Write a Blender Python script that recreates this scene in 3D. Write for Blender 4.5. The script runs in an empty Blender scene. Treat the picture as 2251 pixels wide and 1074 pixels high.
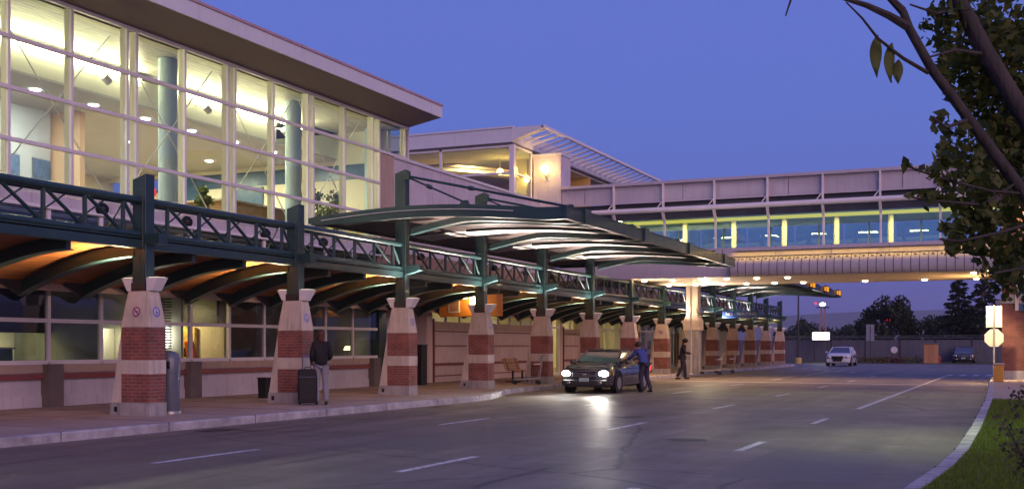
import bpy, bmesh, math, random
import numpy as np
from mathutils import Vector, Matrix
R = math.radians
random.seed(7); rng = np.random.default_rng(7)
SC = bpy.context.scene
COL = SC.collection
PI = math.pi

# ---------------------------------------------------------------- camera
F, YAW, CZ = 2480.0, R(23.8), 1.487
cam = bpy.data.objects.new('camera', bpy.data.cameras.new('camera')); COL.objects.link(cam)
cam.location = (0, 0, CZ); cam.rotation_euler = (R(90), 0, YAW)
cam.data.sensor_width = 36; cam.data.lens = 36*F/2251; cam.data.shift_y = 0.0991
cam.data.clip_end = 20000; cam.data.clip_start = 0.1
SC.camera = cam

# ---------------------------------------------------------------- world, sun, exposure
w = bpy.data.worlds.new("World"); SC.world = w; w.use_nodes = True
wn, wl = w.node_tree.nodes, w.node_tree.links
bg = wn['Background']
sky = wn.new('ShaderNodeTexSky'); sky.sky_type = 'NISHITA'; sky.sun_disc = False
sky.sun_elevation = R(-3); sky.sun_rotation = R(145); sky.ozone_density = 6; sky.dust_density = 1
tc = wn.new('ShaderNodeTexCoord'); sep = wn.new('ShaderNodeSeparateXYZ')
ramp = wn.new('ShaderNodeValToRGB')
cr = ramp.color_ramp
cr.elements[0].position = 0.0; cr.elements[0].color = (.075, .068, .27, 1)
cr.elements[1].position = 1.0; cr.elements[1].color = (.12, .13, .46, 1)
for p, c in ((.035, (.105, .112, .43, 1)), (.10, (.118, .170, .59, 1)), (.20, (.116, .188, .64, 1)), (.32, (.122, .180, .64, 1))):
    e = cr.elements.new(p); e.color = c
addn = wn.new('ShaderNodeMixRGB'); addn.blend_type = 'ADD'; addn.inputs[0].default_value = 0.08
wl.new(tc.outputs['Generated'], sep.inputs[0]); wl.new(sep.outputs['Z'], ramp.inputs[0])
wl.new(ramp.outputs[0], addn.inputs[1]); wl.new(sky.outputs[0], addn.inputs[2])
wl.new(addn.outputs[0], bg.inputs[0]); bg.inputs[1].default_value = 1.0
sun = bpy.data.objects.new('afterglow_sun', bpy.data.lights.new('afterglow_sun', 'SUN')); COL.objects.link(sun)
sun.data.energy = 2.6; sun.data.angle = R(60); sun.data.color = (1, .60, .50)
sun.rotation_euler = (R(77), 0, R(50))
SC.view_settings.view_transform = 'Standard'; SC.view_settings.look = 'None'
SC.view_settings.exposure = 0; SC.view_settings.gamma = 1
SC.render.engine = 'CYCLES'
SC.cycles.use_denoising = True
SC.cycles.max_bounces = 6; SC.cycles.diffuse_bounces = 3; SC.cycles.glossy_bounces = 3
SC.cycles.transparent_max_bounces = 16; SC.cycles.sample_clamp_indirect = 4
SC.cycles.caustics_reflective = False; SC.cycles.caustics_refractive = False
SC.cycles.use_light_tree = True

# ---------------------------------------------------------------- helpers
def at(px, py, Z=0.0):
    """point of height Z seen at photograph pixel px, py"""
    z = F*(CZ - Z)/(py - 760.0); xc = (px - 1125.5)*z/F
    c, s = math.cos(YAW), math.sin(YAW)
    return Vector((xc*c - z*s, xc*s + z*c, Z))
def atd(px, py, z):
    xc = (px - 1125.5)*z/F; c, s = math.cos(YAW), math.sin(YAW)
    return Vector((xc*c - z*s, xc*s + z*c, CZ + (760.0 - py)*z/F))

def base_of(o):
    v = Vector((0, 0, 0))
    while o is not None:
        v += o.location; o = o.parent
    return v
def tag(o, label=None, cat=None, group=None, kind=None):
    if label: o['label'] = label
    if cat: o['category'] = cat
    if group: o['group'] = group
    if kind: o['kind'] = kind
    return o
def thing(name, label, cat, loc=(0, 0, 0), group=None):
    o = bpy.data.objects.new(name, None); COL.objects.link(o); o.location = loc
    o.empty_display_size = .2
    return tag(o, label, cat, group)
def copy_tree(o, parent=None):
    c = o.copy(); COL.objects.link(c)
    if parent: c.parent = parent
    for ch in list(o.children): copy_tree(ch, c)
    return c

class MB:
    def __init__(s): s.v = []; s.f = []
    def add(s, vs, fs):
        o = len(s.v); s.v += [tuple(p) for p in vs]; s.f += [tuple(i + o for i in f) for f in fs]; return s
    def box(s, x0, x1, y0, y1, z0, z1):
        return s.add([(x0,y0,z0),(x1,y0,z0),(x1,y1,z0),(x0,y1,z0),(x0,y0,z1),(x1,y0,z1),(x1,y1,z1),(x0,y1,z1)],
                     [(3,2,1,0),(4,5,6,7),(0,1,5,4),(1,2,6,5),(2,3,7,6),(3,0,4,7)])
    def obox(s, c, d, rz=0, tilt=None):
        m = Matrix.Rotation(rz, 3, 'Z')
        if tilt is not None: m = m @ tilt
        vs = [Vector(c) + m @ Vector((sx*d[0]/2, sy*d[1]/2, sz*d[2]/2)) for sz in (-1,1) for sx, sy in ((-1,-1),(1,-1),(1,1),(-1,1))]
        return s.add(vs, [(3,2,1,0),(4,5,6,7),(0,1,5,4),(1,2,6,5),(2,3,7,6),(3,0,4,7)])
    def prism(s, poly, ax, a, b):
        n = len(poly)
        def P(p, t): return {'x': (t, p[0], p[1]), 'y': (p[0], t, p[1]), 'z': (p[0], p[1], t)}[ax]
        vs = [P(p, a) for p in poly] + [P(p, b) for p in poly]
        fs = [tuple(range(n))[::-1], tuple(range(n, 2*n))] + [(i, (i+1) % n, n + (i+1) % n, n + i) for i in range(n)]
        return s.add(vs, fs)
    def strip(s, top, bot, ax, a, b):
        """solid band between two curves, extruded along ax"""
        n = len(top)
        def P(p, t): return (t, p[0], p[1]) if ax == 'x' else (p[0], t, p[1])
        vs = [P(p, a) for p in top] + [P(p, a) for p in bot] + [P(p, b) for p in top] + [P(p, b) for p in bot]
        fs = []
        for i in range(n - 1):
            fs += [(i, i+1, n+i+1, n+i), (2*n+i+1, 2*n+i, 3*n+i, 3*n+i+1), (i+1, i, 2*n+i, 2*n+i+1), (n+i, n+i+1, 3*n+i+1, 3*n+i)]
        fs += [(0, n, 3*n, 2*n), (n-1, 3*n-1, 4*n-1, 2*n-1)]
        return s.add(vs, fs)
    def tube(s, pts, r, n=8, cap=True):
        pts = [Vector(p) for p in pts]; rs = r if isinstance(r, (list, tuple)) else [r]*len(pts)
        o = len(s.v); prev = None
        for i, p in enumerate(pts):
            d = (pts[min(i+1, len(pts)-1)] - pts[max(i-1, 0)]).normalized()
            if prev is None:
                u = d.orthogonal().normalized()
            else:
                u = (prev - d*prev.dot(d))
                u = u.normalized() if u.length > 1e-5 else d.orthogonal().normalized()
            prev = u; wv = d.cross(u)
            for k in range(n):
                a = 2*PI*k/n; s.v.append(tuple(p + (u*math.cos(a) + wv*math.sin(a))*rs[i]))
        for i in range(len(pts)-1):
            for k in range(n):
                s.f.append((o+i*n+k, o+i*n+(k+1) % n, o+(i+1)*n+(k+1) % n, o+(i+1)*n+k))
        if cap:
            s.f.append(tuple(o+k for k in range(n))[::-1]); e = o+(len(pts)-1)*n; s.f.append(tuple(e+k for k in range(n)))
        return s
    def lathe(s, prof, c=(0,0,0), n=20):
        o = len(s.v)
        for r, z in prof:
            for k in range(n):
                a = 2*PI*k/n; s.v.append((c[0]+r*math.cos(a), c[1]+r*math.sin(a), c[2]+z))
        m = len(prof)
        for i in range(m-1):
            for k in range(n):
                s.f.append((o+i*n+k, o+i*n+(k+1) % n, o+(i+1)*n+(k+1) % n, o+(i+1)*n+k))
        s.f.append(tuple(o+k for k in range(n))[::-1]); s.f.append(tuple(o+(m-1)*n+k for k in range(n)))
        return s
    def ball(s, c, r, n=12, m=8):
        rr = r if isinstance(r, (tuple, list)) else (r, r, r)
        o = len(s.v)
        for i in range(1, m):
            t = PI*i/m
            for k in range(n):
                a = 2*PI*k/n
                s.v.append((c[0]+rr[0]*math.sin(t)*math.cos(a), c[1]+rr[1]*math.sin(t)*math.sin(a), c[2]+rr[2]*math.cos(t)))
        s.v += [(c[0], c[1], c[2]+rr[2]), (c[0], c[1], c[2]-rr[2])]; T = len(s.v)-2
        for i in range(m-2):
            for k in range(n):
                s.f.append((o+i*n+k, o+(i+1)*n+k, o+(i+1)*n+(k+1) % n, o+i*n+(k+1) % n))
        for k in range(n):
            s.f.append((T, o+k, o+(k+1) % n)); s.f.append((T+1, o+(m-2)*n+(k+1) % n, o+(m-2)*n+k))
        return s
    def disc(s, c, r, nrm, n=16, r2=None):
        """flat disc or ring facing nrm"""
        nrm = Vector(nrm).normalized(); u = nrm.orthogonal().normalized(); v = nrm.cross(u); c = Vector(c)
        o = len(s.v)
        for k in range(n):
            a = 2*PI*k/n; s.v.append(tuple(c + (u*math.cos(a)+v*math.sin(a))*r))
        if r2 is None: s.f.append(tuple(o+k for k in range(n)))
        else:
            for k in range(n):
                a = 2*PI*k/n; s.v.append(tuple(c + (u*math.cos(a)+v*math.sin(a))*r2))
            for k in range(n): s.f.append((o+k, o+(k+1) % n, o+n+(k+1) % n, o+n+k))
        return s
    def build(s, name, mat, parent=None, smooth=None, bevel=0, label=None):
        me = bpy.data.meshes.new(name); b = base_of(parent) if parent else Vector((0, 0, 0))
        me.from_pydata([(x-b.x, y-b.y, z-b.z) for x, y, z in s.v], [], s.f)
        o = bpy.data.objects.new(name, me); COL.objects.link(o)
        if mat: me.materials.append(mat)
        bm = bmesh.new(); bm.from_mesh(me); bmesh.ops.recalc_face_normals(bm, faces=bm.faces)
        if bevel: bmesh.ops.bevel(bm, geom=bm.edges[:], offset=bevel, segments=1, affect='EDGES', clamp_overlap=True)
        bm.to_mesh(me); bm.free()
        if smooth:
            me.polygons.foreach_set('use_smooth', [True]*len(me.polygons)); me.set_sharp_from_angle(angle=R(smooth))
        if parent: o.parent = parent
        if label: o['label'] = label
        return o

def npmesh(name, V, Fq, mat, parent=None):
    """fast quad mesh from arrays"""
    me = bpy.data.meshes.new(name); b = base_of(parent) if parent else Vector((0, 0, 0))
    V = V - np.array(b)
    me.vertices.add(len(V)); me.vertices.foreach_set('co', V.astype(np.float32).ravel())
    k = Fq.shape[1]; me.loops.add(Fq.size); me.loops.foreach_set('vertex_index', Fq.astype(np.int32).ravel())
    me.polygons.add(len(Fq)); me.polygons.foreach_set('loop_start', np.arange(0, Fq.size, k, dtype=np.int32))
    me.update(); me.validate()
    me.materials.append(mat)
    o = bpy.data.objects.new(name, me); COL.objects.link(o)
    if parent: o.parent = parent
    return o

# ---------------------------------------------------------------- materials
def new_mat(name):
    m = bpy.data.materials.new(name); m.use_nodes = True
    return m, m.node_tree.nodes, m.node_tree.links, m.node_tree.nodes['Principled BSDF']
def M(name, col, rough=.6, metal=0, var=.18, scale=2.5, bump=.0, bscale=60, spec=.4, stretch=(1,1,1), coat=0, stain=0):
    m, n, l, p = new_mat(name)
    p.inputs['Roughness'].default_value = rough; p.inputs['Metallic'].default_value = metal
    p.inputs['Specular IOR Level'].default_value = spec; p.inputs['Coat Weight'].default_value = coat
    tcn = n.new('ShaderNodeTexCoord'); mp = n.new('ShaderNodeMapping'); mp.inputs['Scale'].default_value = stretch
    oi = n.new('ShaderNodeObjectInfo'); om = n.new('ShaderNodeMath'); om.operation = 'MULTIPLY'; om.inputs[1].default_value = 40; l.new(oi.outputs['Random'], om.inputs[0])
    ov = n.new('ShaderNodeVectorMath'); ov.operation = 'ADD'; l.new(tcn.outputs['Object'], ov.inputs[0]); l.new(om.outputs[0], ov.inputs[1])
    l.new(ov.outputs[0], mp.inputs[0])
    a = n.new('ShaderNodeTexNoise'); a.inputs['Scale'].default_value = scale; a.inputs['Detail'].default_value = 8; a.inputs['Roughness'].default_value = .65
    l.new(mp.outputs[0], a.inputs['Vector'])
    mr = n.new('ShaderNodeMapRange'); mr.inputs[1].default_value = .3; mr.inputs[2].default_value = .7
    mr.inputs[3].default_value = 1-var; mr.inputs[4].default_value = 1+var
    l.new(a.outputs['Fac'], mr.inputs[0])
    mul = n.new('ShaderNodeVectorMath'); mul.operation = 'SCALE'; mul.inputs[0].default_value = col[:3]
    l.new(mr.outputs[0], mul.inputs['Scale']); last = mul.outputs[0]
    if stain:
        s2 = n.new('ShaderNodeMapping'); s2.inputs['Scale'].default_value = (5, 5, .35); l.new(ov.outputs[0], s2.inputs[0])
        b = n.new('ShaderNodeTexNoise'); b.inputs['Scale'].default_value = 2.2; b.inputs['Detail'].default_value = 5; l.new(s2.outputs[0], b.inputs['Vector'])
        r2 = n.new('ShaderNodeMapRange'); r2.inputs[1].default_value = .5; r2.inputs[2].default_value = .75; r2.inputs[3].default_value = 1; r2.inputs[4].default_value = 1-stain
        l.new(b.outputs['Fac'], r2.inputs[0]); m2 = n.new('ShaderNodeVectorMath'); m2.operation = 'SCALE'
        l.new(last, m2.inputs[0]); l.new(r2.outputs[0], m2.inputs['Scale']); last = m2.outputs[0]
    l.new(last, p.inputs['Base Color'])
    rr = n.new('ShaderNodeMapRange'); rr.inputs[1].default_value = .3; rr.inputs[2].default_value = .7
    rr.inputs[3].default_value = max(.02, rough-.08); rr.inputs[4].default_value = min(1, rough+.08)
    l.new(a.outputs['Fac'], rr.inputs[0]); l.new(rr.outputs[0], p.inputs['Roughness'])
    if bump:
        b = n.new('ShaderNodeTexNoise'); b.inputs['Scale'].default_value = bscale; b.inputs['Detail'].default_value = 6
        l.new(mp.outputs[0], b.inputs['Vector'])
        bn = n.new('ShaderNodeBump'); bn.inputs['Strength'].default_value = bump; bn.inputs['Distance'].default_value = .02
        l.new(b.outputs['Fac'], bn.inputs['Height']); l.new(bn.outputs[0], p.inputs['Normal'])
    return m
def EM(name, col, s):
    m = bpy.data.materials.new(name); m.use_nodes = True; n = m.node_tree.nodes; n.clear()
    e = n.new('ShaderNodeEmission'); e.inputs[0].default_value = (*col, 1); e.inputs[1].default_value = s
    o = n.new('ShaderNodeOutputMaterial'); m.node_tree.links.new(e.outputs[0], o.inputs[0]); return m
def GLASS(name, tint=(.9,.95,.95), refl=(.9,.95,1), lo=.05, hi=.6, rough=.0, ior=1.4):
    m = bpy.data.materials.new(name); m.use_nodes = True; n, l = m.node_tree.nodes, m.node_tree.links; n.clear()
    t = n.new('ShaderNodeBsdfTransparent'); t.inputs[0].default_value = (*tint, 1)
    g = n.new('ShaderNodeBsdfGlossy'); g.inputs[0].default_value = (*refl, 1); g.inputs['Roughness'].default_value = rough
    nz = n.new('ShaderNodeTexNoise'); nz.inputs['Scale'].default_value = .6; nz.inputs['Detail'].default_value = 1
    tcn = n.new('ShaderNodeTexCoord'); l.new(tcn.outputs['Object'], nz.inputs['Vector'])
    bn = n.new('ShaderNodeBump'); bn.inputs['Strength'].default_value = .06; bn.inputs['Distance'].default_value = .3
    l.new(nz.outputs['Fac'], bn.inputs['Height']); l.new(bn.outputs[0], g.inputs['Normal'])
    fr = n.new('ShaderNodeFresnel'); fr.inputs[0].default_value = ior
    mr = n.new('ShaderNodeMapRange'); mr.inputs[1].default_value = 0; mr.inputs[2].default_value = 1; mr.inputs[3].default_value = lo; mr.inputs[4].default_value = hi
    mx = n.new('ShaderNodeMixShader'); o = n.new('ShaderNodeOutputMaterial')
    l.new(fr.outputs[0], mr.inputs[0]); l.new(mr.outputs[0], mx.inputs[0]); l.new(t.outputs[0], mx.inputs[1]); l.new(g.outputs[0], mx.inputs[2]); l.new(mx.outputs[0], o.inputs[0])
    return m
def BRICK(name, c1, c2, mortar, bw=.2, bh=.067, ms=.012):
    m, n, l, p = new_mat(name); p.inputs['Roughness'].default_value = .85
    tcn = n.new('ShaderNodeTexCoord'); s = n.new('ShaderNodeSeparateXYZ'); l.new(tcn.outputs['Object'], s.inputs[0])
    ad = n.new('ShaderNodeMath'); ad.operation = 'ADD'; l.new(s.outputs[0], ad.inputs[0]); l.new(s.outputs[1], ad.inputs[1])
    cb = n.new('ShaderNodeCombineXYZ'); l.new(ad.outputs[0], cb.inputs[0]); l.new(s.outputs[2], cb.inputs[1])
    b = n.new('ShaderNodeTexBrick'); b.inputs['Scale'].default_value = 1; b.inputs['Brick Width'].default_value = bw; b.inputs['Row Height'].default_value = bh
    b.inputs['Mortar Size'].default_value = ms; b.inputs['Mortar Smooth'].default_value = .2; b.inputs['Bias'].default_value = -.2
    b.inputs['Color1'].default_value = (*c1, 1); b.inputs['Color2'].default_value = (*c2, 1); b.inputs['Mortar'].default_value = (*mortar, 1)
    l.new(cb.outputs[0], b.inputs['Vector'])
    nz = n.new('ShaderNodeTexNoise'); nz.inputs['Scale'].default_value = 3; nz.inputs['Detail'].default_value = 7
    oi = n.new('ShaderNodeObjectInfo'); om = n.new('ShaderNodeMath'); om.operation = 'MULTIPLY'; om.inputs[1].default_value = 40; l.new(oi.outputs['Random'], om.inputs[0])
    ov = n.new('ShaderNodeVectorMath'); ov.operation = 'ADD'; l.new(tcn.outputs['Object'], ov.inputs[0]); l.new(om.outputs[0], ov.inputs[1]); l.new(ov.outputs[0], nz.inputs['Vector'])
    mr = n.new('ShaderNodeMapRange'); mr.inputs[1].default_value = .3; mr.inputs[2].default_value = .7; mr.inputs[3].default_value = .7; mr.inputs[4].default_value = 1.25
    l.new(nz.outputs['Fac'], mr.inputs[0]); sc_ = n.new('ShaderNodeVectorMath'); sc_.operation = 'SCALE'
    l.new(b.outputs['Color'], sc_.inputs[0]); l.new(mr.outputs[0], sc_.inputs['Scale']); l.new(sc_.outputs[0], p.inputs['Base Color'])
    bn = n.new('ShaderNodeBump'); bn.inputs['Strength'].default_value = .5; bn.inputs['Distance'].default_value = .01; bn.invert = True
    l.new(b.outputs['Fac'], bn.inputs['Height']); l.new(bn.outputs[0], p.inputs['Normal'])
    return m
def PLANK(name, c1, c2, width=.14):
    """boards running along Y"""
    m, n, l, p = new_mat(name); p.inputs['Roughness'].default_value = .45
    tcn = n.new('ShaderNodeTexCoord'); s = n.new('ShaderNodeSeparateXYZ'); l.new(tcn.outputs['Object'], s.inputs[0])
    cb = n.new('ShaderNodeCombineXYZ'); l.new(s.outputs[1], cb.inputs[0]); l.new(s.outputs[0], cb.inputs[1])
    b = n.new('ShaderNodeTexBrick'); b.inputs['Scale'].default_value = 1; b.inputs['Brick Width'].default_value = 2.4; b.inputs['Row Height'].default_value = width
    b.inputs['Mortar Size'].default_value = .006; b.inputs['Color1'].default_value = (*c1, 1); b.inputs['Color2'].default_value = (*c2, 1); b.inputs['Mortar'].default_value = (c1[0]*.25, c1[1]*.25, c1[2]*.25, 1)
    l.new(cb.outputs[0], b.inputs['Vector'])
    mp = n.new('ShaderNodeMapping'); mp.inputs['Scale'].default_value = (14, .7, 14); l.new(tcn.outputs['Object'], mp.inputs[0])
    nz = n.new('ShaderNodeTexNoise'); nz.inputs['Scale'].default_value = 2; nz.inputs['Detail'].default_value = 6; l.new(mp.outputs[0], nz.inputs['Vector'])
    mr = n.new('ShaderNodeMapRange'); mr.inputs[1].default_value = .3; mr.inputs[2].default_value = .7; mr.inputs[3].default_value = .6; mr.inputs[4].default_value = 1.3
    l.new(nz.outputs['Fac'], mr.inputs[0]); sc_ = n.new('ShaderNodeVectorMath'); sc_.operation = 'SCALE'
    l.new(b.outputs['Color'], sc_.inputs[0]); l.new(mr.outputs[0], sc_.inputs['Scale']); l.new(sc_.outputs[0], p.inputs['Base Color'])
    return m
def ASPHALT():
    m, n, l, p = new_mat('asphalt'); tcn = n.new('ShaderNodeTexCoord')
    def noise(scale, st=(1,1,1), d=8):
        mp = n.new('ShaderNodeMapping'); mp.inputs['Scale'].default_value = st; l.new(tcn.outputs['Object'], mp.inputs[0])
        a = n.new('ShaderNodeTexNoise'); a.inputs['Scale'].default_value = scale; a.inputs['Detail'].default_value = d; a.inputs['Roughness'].default_value = .7
        l.new(mp.outputs[0], a.inputs['Vector']); return a
    def rng_(a, lo, hi, i0=.3, i1=.7):
        mr = n.new('ShaderNodeMapRange'); mr.inputs[1].default_value = i0; mr.inputs[2].default_value = i1; mr.inputs[3].default_value = lo; mr.inputs[4].default_value = hi
        l.new(a.outputs['Fac'], mr.inputs[0]); return mr
    def mulm(a, b):
        k = n.new('ShaderNodeMath'); k.operation = 'MULTIPLY'; l.new(a.outputs[0], k.inputs[0]); l.new(b.outputs[0], k.inputs[1]); return k
    a = rng_(noise(.35), .78, 1.22); b = rng_(noise(1.3, (1, .05, 1)), .66, 1.3); c = rng_(noise(55, d=3), .5, 1.5)
    k = mulm(mulm(a, b), c)
    vo = n.new('ShaderNodeTexVoronoi'); vo.feature = 'DISTANCE_TO_EDGE'; vo.inputs['Scale'].default_value = .16
    wv = noise(1.1, d=4); mx = n.new('ShaderNodeMixRGB'); mx.inputs[0].default_value = .25
    l.new(tcn.outputs['Object'], mx.inputs[1]); l.new(wv.outputs['Color'], mx.inputs[2]); l.new(mx.outputs[0], vo.inputs['Vector'])
    ck = n.new('ShaderNodeMapRange'); ck.inputs[1].default_value = .0; ck.inputs[2].default_value = .006; ck.inputs[3].default_value = .4; ck.inputs[4].default_value = 1
    l.new(vo.outputs['Distance'], ck.inputs[0]); k = mulm(k, ck)
    sc_ = n.new('ShaderNodeVectorMath'); sc_.operation = 'SCALE'; sc_.inputs[0].default_value = (.160, .134, .112)
    l.new(k.outputs[0], sc_.inputs['Scale']); l.new(sc_.outputs[0], p.inputs['Base Color'])
    p.inputs['Specular IOR Level'].default_value = .35
    rr = rng_(noise(.8), .44, .64); l.new(rr.outputs[0], p.inputs['Roughness'])
    bn = n.new('ShaderNodeBump'); bn.inputs['Strength'].default_value = .35; bn.inputs['Distance'].default_value = .012
    fb = noise(90, d=4); l.new(fb.outputs['Fac'], bn.inputs['Height']); l.new(bn.outputs[0], p.inputs['Normal'])
    return m
def LEAF(name, c1, c2, trans=.3):
    m, n, l, p = new_mat(name); p.inputs['Roughness'].default_value = .55; p.inputs['Specular IOR Level'].default_value = .3
    g = n.new('ShaderNodeNewGeometry'); mx = n.new('ShaderNodeMixRGB'); mx.inputs[1].default_value = (*c1, 1); mx.inputs[2].default_value = (*c2, 1)
    l.new(g.outputs['Random Per Island'], mx.inputs[0]); l.new(mx.outputs[0], p.inputs['Base Color'])
    tr = n.new('ShaderNodeBsdfTranslucent'); l.new(mx.outputs[0], tr.inputs[0]); ms = n.new('ShaderNodeMixShader'); ms.inputs[0].default_value = trans
    l.new(p.outputs[0], ms.inputs[1]); l.new(tr.outputs[0], ms.inputs[2]); l.new(ms.outputs[0], n['Material Output'].inputs[0])
    return m

asphalt = ASPHALT()
m_green = M('dark_green_steel', (.014, .040, .042), .36, 0, .15, 3, spec=.5, coat=.15)
m_dark = M('dark_paint', (.025, .025, .03), .5, 0, .15)
m_black = M('black_plastic', (.012, .012, .015), .45, 0, .15)
m_conc = M('cast_concrete', (.50,.44,.39), .85, 0, .14, 2.2, .25, 60, stain=.3)
m_concd = M('weathered_concrete', (.30, .29, .30), .9, 0, .22, 3, .3, 60, stain=.35)
m_pave = M('pavement_concrete', (.36,.285,.235), .85, 0, .2, .9, .2, 70)
m_kerb = M('kerb_stone', (.34,.33,.36), .85, 0, .45, 2.4, .4, 40)
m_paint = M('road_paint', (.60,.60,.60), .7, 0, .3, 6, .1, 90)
def wear(m):
    n, l = m.node_tree.nodes, m.node_tree.links; p = n['Principled BSDF']; out = n['Material Output']
    t = n.new('ShaderNodeBsdfTransparent'); mx = n.new('ShaderNodeMixShader'); tcn = n.new('ShaderNodeTexCoord')
    a = n.new('ShaderNodeTexNoise'); a.inputs['Scale'].default_value = 9; a.inputs['Detail'].default_value = 9; a.inputs['Roughness'].default_value = .75
    l.new(tcn.outputs['Object'], a.inputs['Vector']); r = n.new('ShaderNodeMapRange'); r.inputs[1].default_value = .36; r.inputs[2].default_value = .47
    l.new(a.outputs['Fac'], r.inputs[0]); l.new(r.outputs[0], mx.inputs[0]); l.new(t.outputs[0], mx.inputs[1]); l.new(p.outputs[0], mx.inputs[2]); l.new(mx.outputs[0], out.inputs[0])
wear(m_paint)
m_brick = BRICK('red_brick', (.24,.062,.045), (.16,.042,.036), (.19,.13,.12))
m_brickt = BRICK('tower_brick', (.20, .06, .045), (.15, .045, .04), (.12, .08, .075))
m_white = M('white_metal_panel', (.58,.60,.66), .45, 0, .05, .8, stain=.08)
m_whitep = M('white_paint', (.66, .64, .68), .45, 0, .06, 1.5)
m_soffit = M('brown_soffit', (.24, .18, .18), .7, 0, .06, 1)
m_bridge = M('bridge_panel', (.43,.40,.46), .5, 0, .06, .6, stain=.14)
m_lilac = M('lilac_render', (.50,.47,.54), .8, 0, .12, .9, .1, 60, stain=.24)
m_tan = M('tan_block', (.40, .31, .26), .85, 0, .12, 1.5, .15, 50, stain=.15)
m_siding = M('pink_siding', (.58,.47,.45), .7, 0, .12, 1.1, stain=.22)
m_redtrim = M('red_trim', (.20, .06, .06), .5, 0, .1)
m_cream = M('cream_plaster', (.72, .66, .54), .8, 0, .04, .7)
m_creamw = M('white_plaster', (.80, .78, .72), .8, 0, .03, .7)
m_greyc = M('grey_ceiling', (.50,.51,.54), .85, 0, .04, 1)
m_blue = M('blue_paint', (.40,.50,.60), .5, 0, .06, 1)
m_bluegl = M('blue_panel', (.05, .10, .19), .3, 0, .1, 1)
m_floor = M('lobby_floor', (.34, .25, .17), .4, 0, .1, 1)
m_desk = M('brown_counter', (.26, .15, .06), .5, 0, .2, 2, stretch=(1,6,1))
m_plank = PLANK('ceiling_planks', (.42, .17, .05), (.30, .115, .035))
m_roof = M('roof_membrane', (.14, .13, .14), .8, 0, .15, 1)
m_deck = M('canopy_deck', (.15, .115, .11), .4, 0, .12, 2)
m_sky = M('translucent_sheet', (.82,.79,.77), .5, 0, .05, 1)
m_metal = M('bare_metal', (.45, .45, .46), .35, .8, .1, 3)
m_chrome = M('chrome', (.6, .6, .6), .15, 1, .05, 3)
m_rub = M('tyre_rubber', (.015, .015, .016), .8, 0, .2, 8)
m_wood = M('bench_wood', (.33, .17, .09), .6, 0, .3, 2, stretch=(8,1,8))
m_kiosk = M('orange_panel', (.55, .19, .03), .5, 0, .15, 2)
m_bin = M('grey_plastic_bin', (.10, .12, .16), .35, 0, .1, 2, coat=.3)
m_glass = GLASS('hall_glass', (.80,.90,.78), (.75, .82, .95), .05, .75)
m_glassd = GLASS('window_glass', (.62, .70, .70), (.75, .82, .95), .07, .8)
m_glassb = GLASS('bridge_glass', (.70,.90,.80), (.6, .75, .85), .12, .8)
m_carglass = M('car_glass', (.02, .022, .025), .06, 0, .1, spec=.8, coat=1)
m_carblack = M('dark_car_paint', (.055,.055,.056), .22, .3, .1, 2, coat=1)
m_carwhite = M('white_car_paint', (.62, .64, .70), .3, 0, .05, 2, coat=.8)
m_navy = M('navy_stripe', (.02, .05, .14), .4, 0, .1)
e_cove = EM('cove_tube', (1, .90, .54), 95)
e_down = EM('downlight_lens', (.95, .90, 1), 16)
e_head = EM('headlight_lens', (1, .97, .92), 60)
e_up = EM('uplight_lens', (1, .82, .62), 2.5)
e_sodium = EM('sodium_lamp', (1, .62, .16), 26)
e_sign = EM('lit_sign_face', (1, .95, .80), 7)
e_amber = EM('amber_lamp', (1, .36, .02), 1.1)
e_red = EM('red_lamp', (1, .03, .04), 3)
e_yel = EM('yellow_strip', (1, .78, .16), .85)
e_brd = EM('soffit_lamp', (1, .72, .42), 24)

def lamp(kind, name, loc, energy, col, parent=None, target=None, size=.1, angle=90, blend=.6, size_y=None):
    d = bpy.data.lights.new(name, kind); d.energy = energy; d.color = col
    o = bpy.data.objects.new(name, d); COL.objects.link(o)
    b = base_of(parent) if parent else Vector((0, 0, 0)); o.location = Vector(loc) - b
    if kind == 'AREA':
        d.size = size; d.shape = 'RECTANGLE' if size_y else 'SQUARE'
        if size_y: d.size_y = size_y
    else: d.shadow_soft_size = size
    if kind == 'SPOT': d.spot_size = R(angle); d.spot_blend = blend
    if target is not None:
        o.rotation_euler = (Vector(target)-Vector(loc)).to_track_quat('-Z', 'Y').to_euler()
    if parent: o.parent = parent
    return o
def struct(name, mb, mat, **k): return tag(mb.build(name, mat, **k), kind='structure')

# ================================================================ GROUND
g = MB(); g.add([(-3000,-300,-.06),(3000,-300,-.06),(3000,6000,-.06),(-3000,6000,-.06)], [(0,1,2,3)])
struct('ground', g, M('rough_ground', (.05, .05, .035), .95, 0, .3, .05))
g = MB(); g.add([(-16,-30,0),(1.0,-30,0),(1.0,62,0),(-16,62,0)], [(0,1,2,3)])
g.add([(-60,62,0),(70,62,0),(70,112,0),(-60,112,0)], [(0,1,2,3)])
struct('road', g, asphalt)
LK = [(-13.6,-6),(-13.55,4),(-13.5,12),(-13.36,18.5),(-13.2,24),(-13.1,27.2),(-13.25,28.6),(-13.7,30.2),(-14.15,31.6),(-14.4,33.2),(-14.5,36),(-14.5,60),(-14.5,84.6),(-14.8,85.4),(-15.6,85.8)]
RK = [(-2.6,4),(-1.75,7),(-1.25,9.3),(-.94,11.2),(-.76,13.5),(-.66,15.9),(-.60,20.6),(-.57,30.1),(-.64,40),(-.72,46),(-.74,54),(-.1,56.2),(1.2,57.4),(4,57.8),(30,58)]
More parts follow.
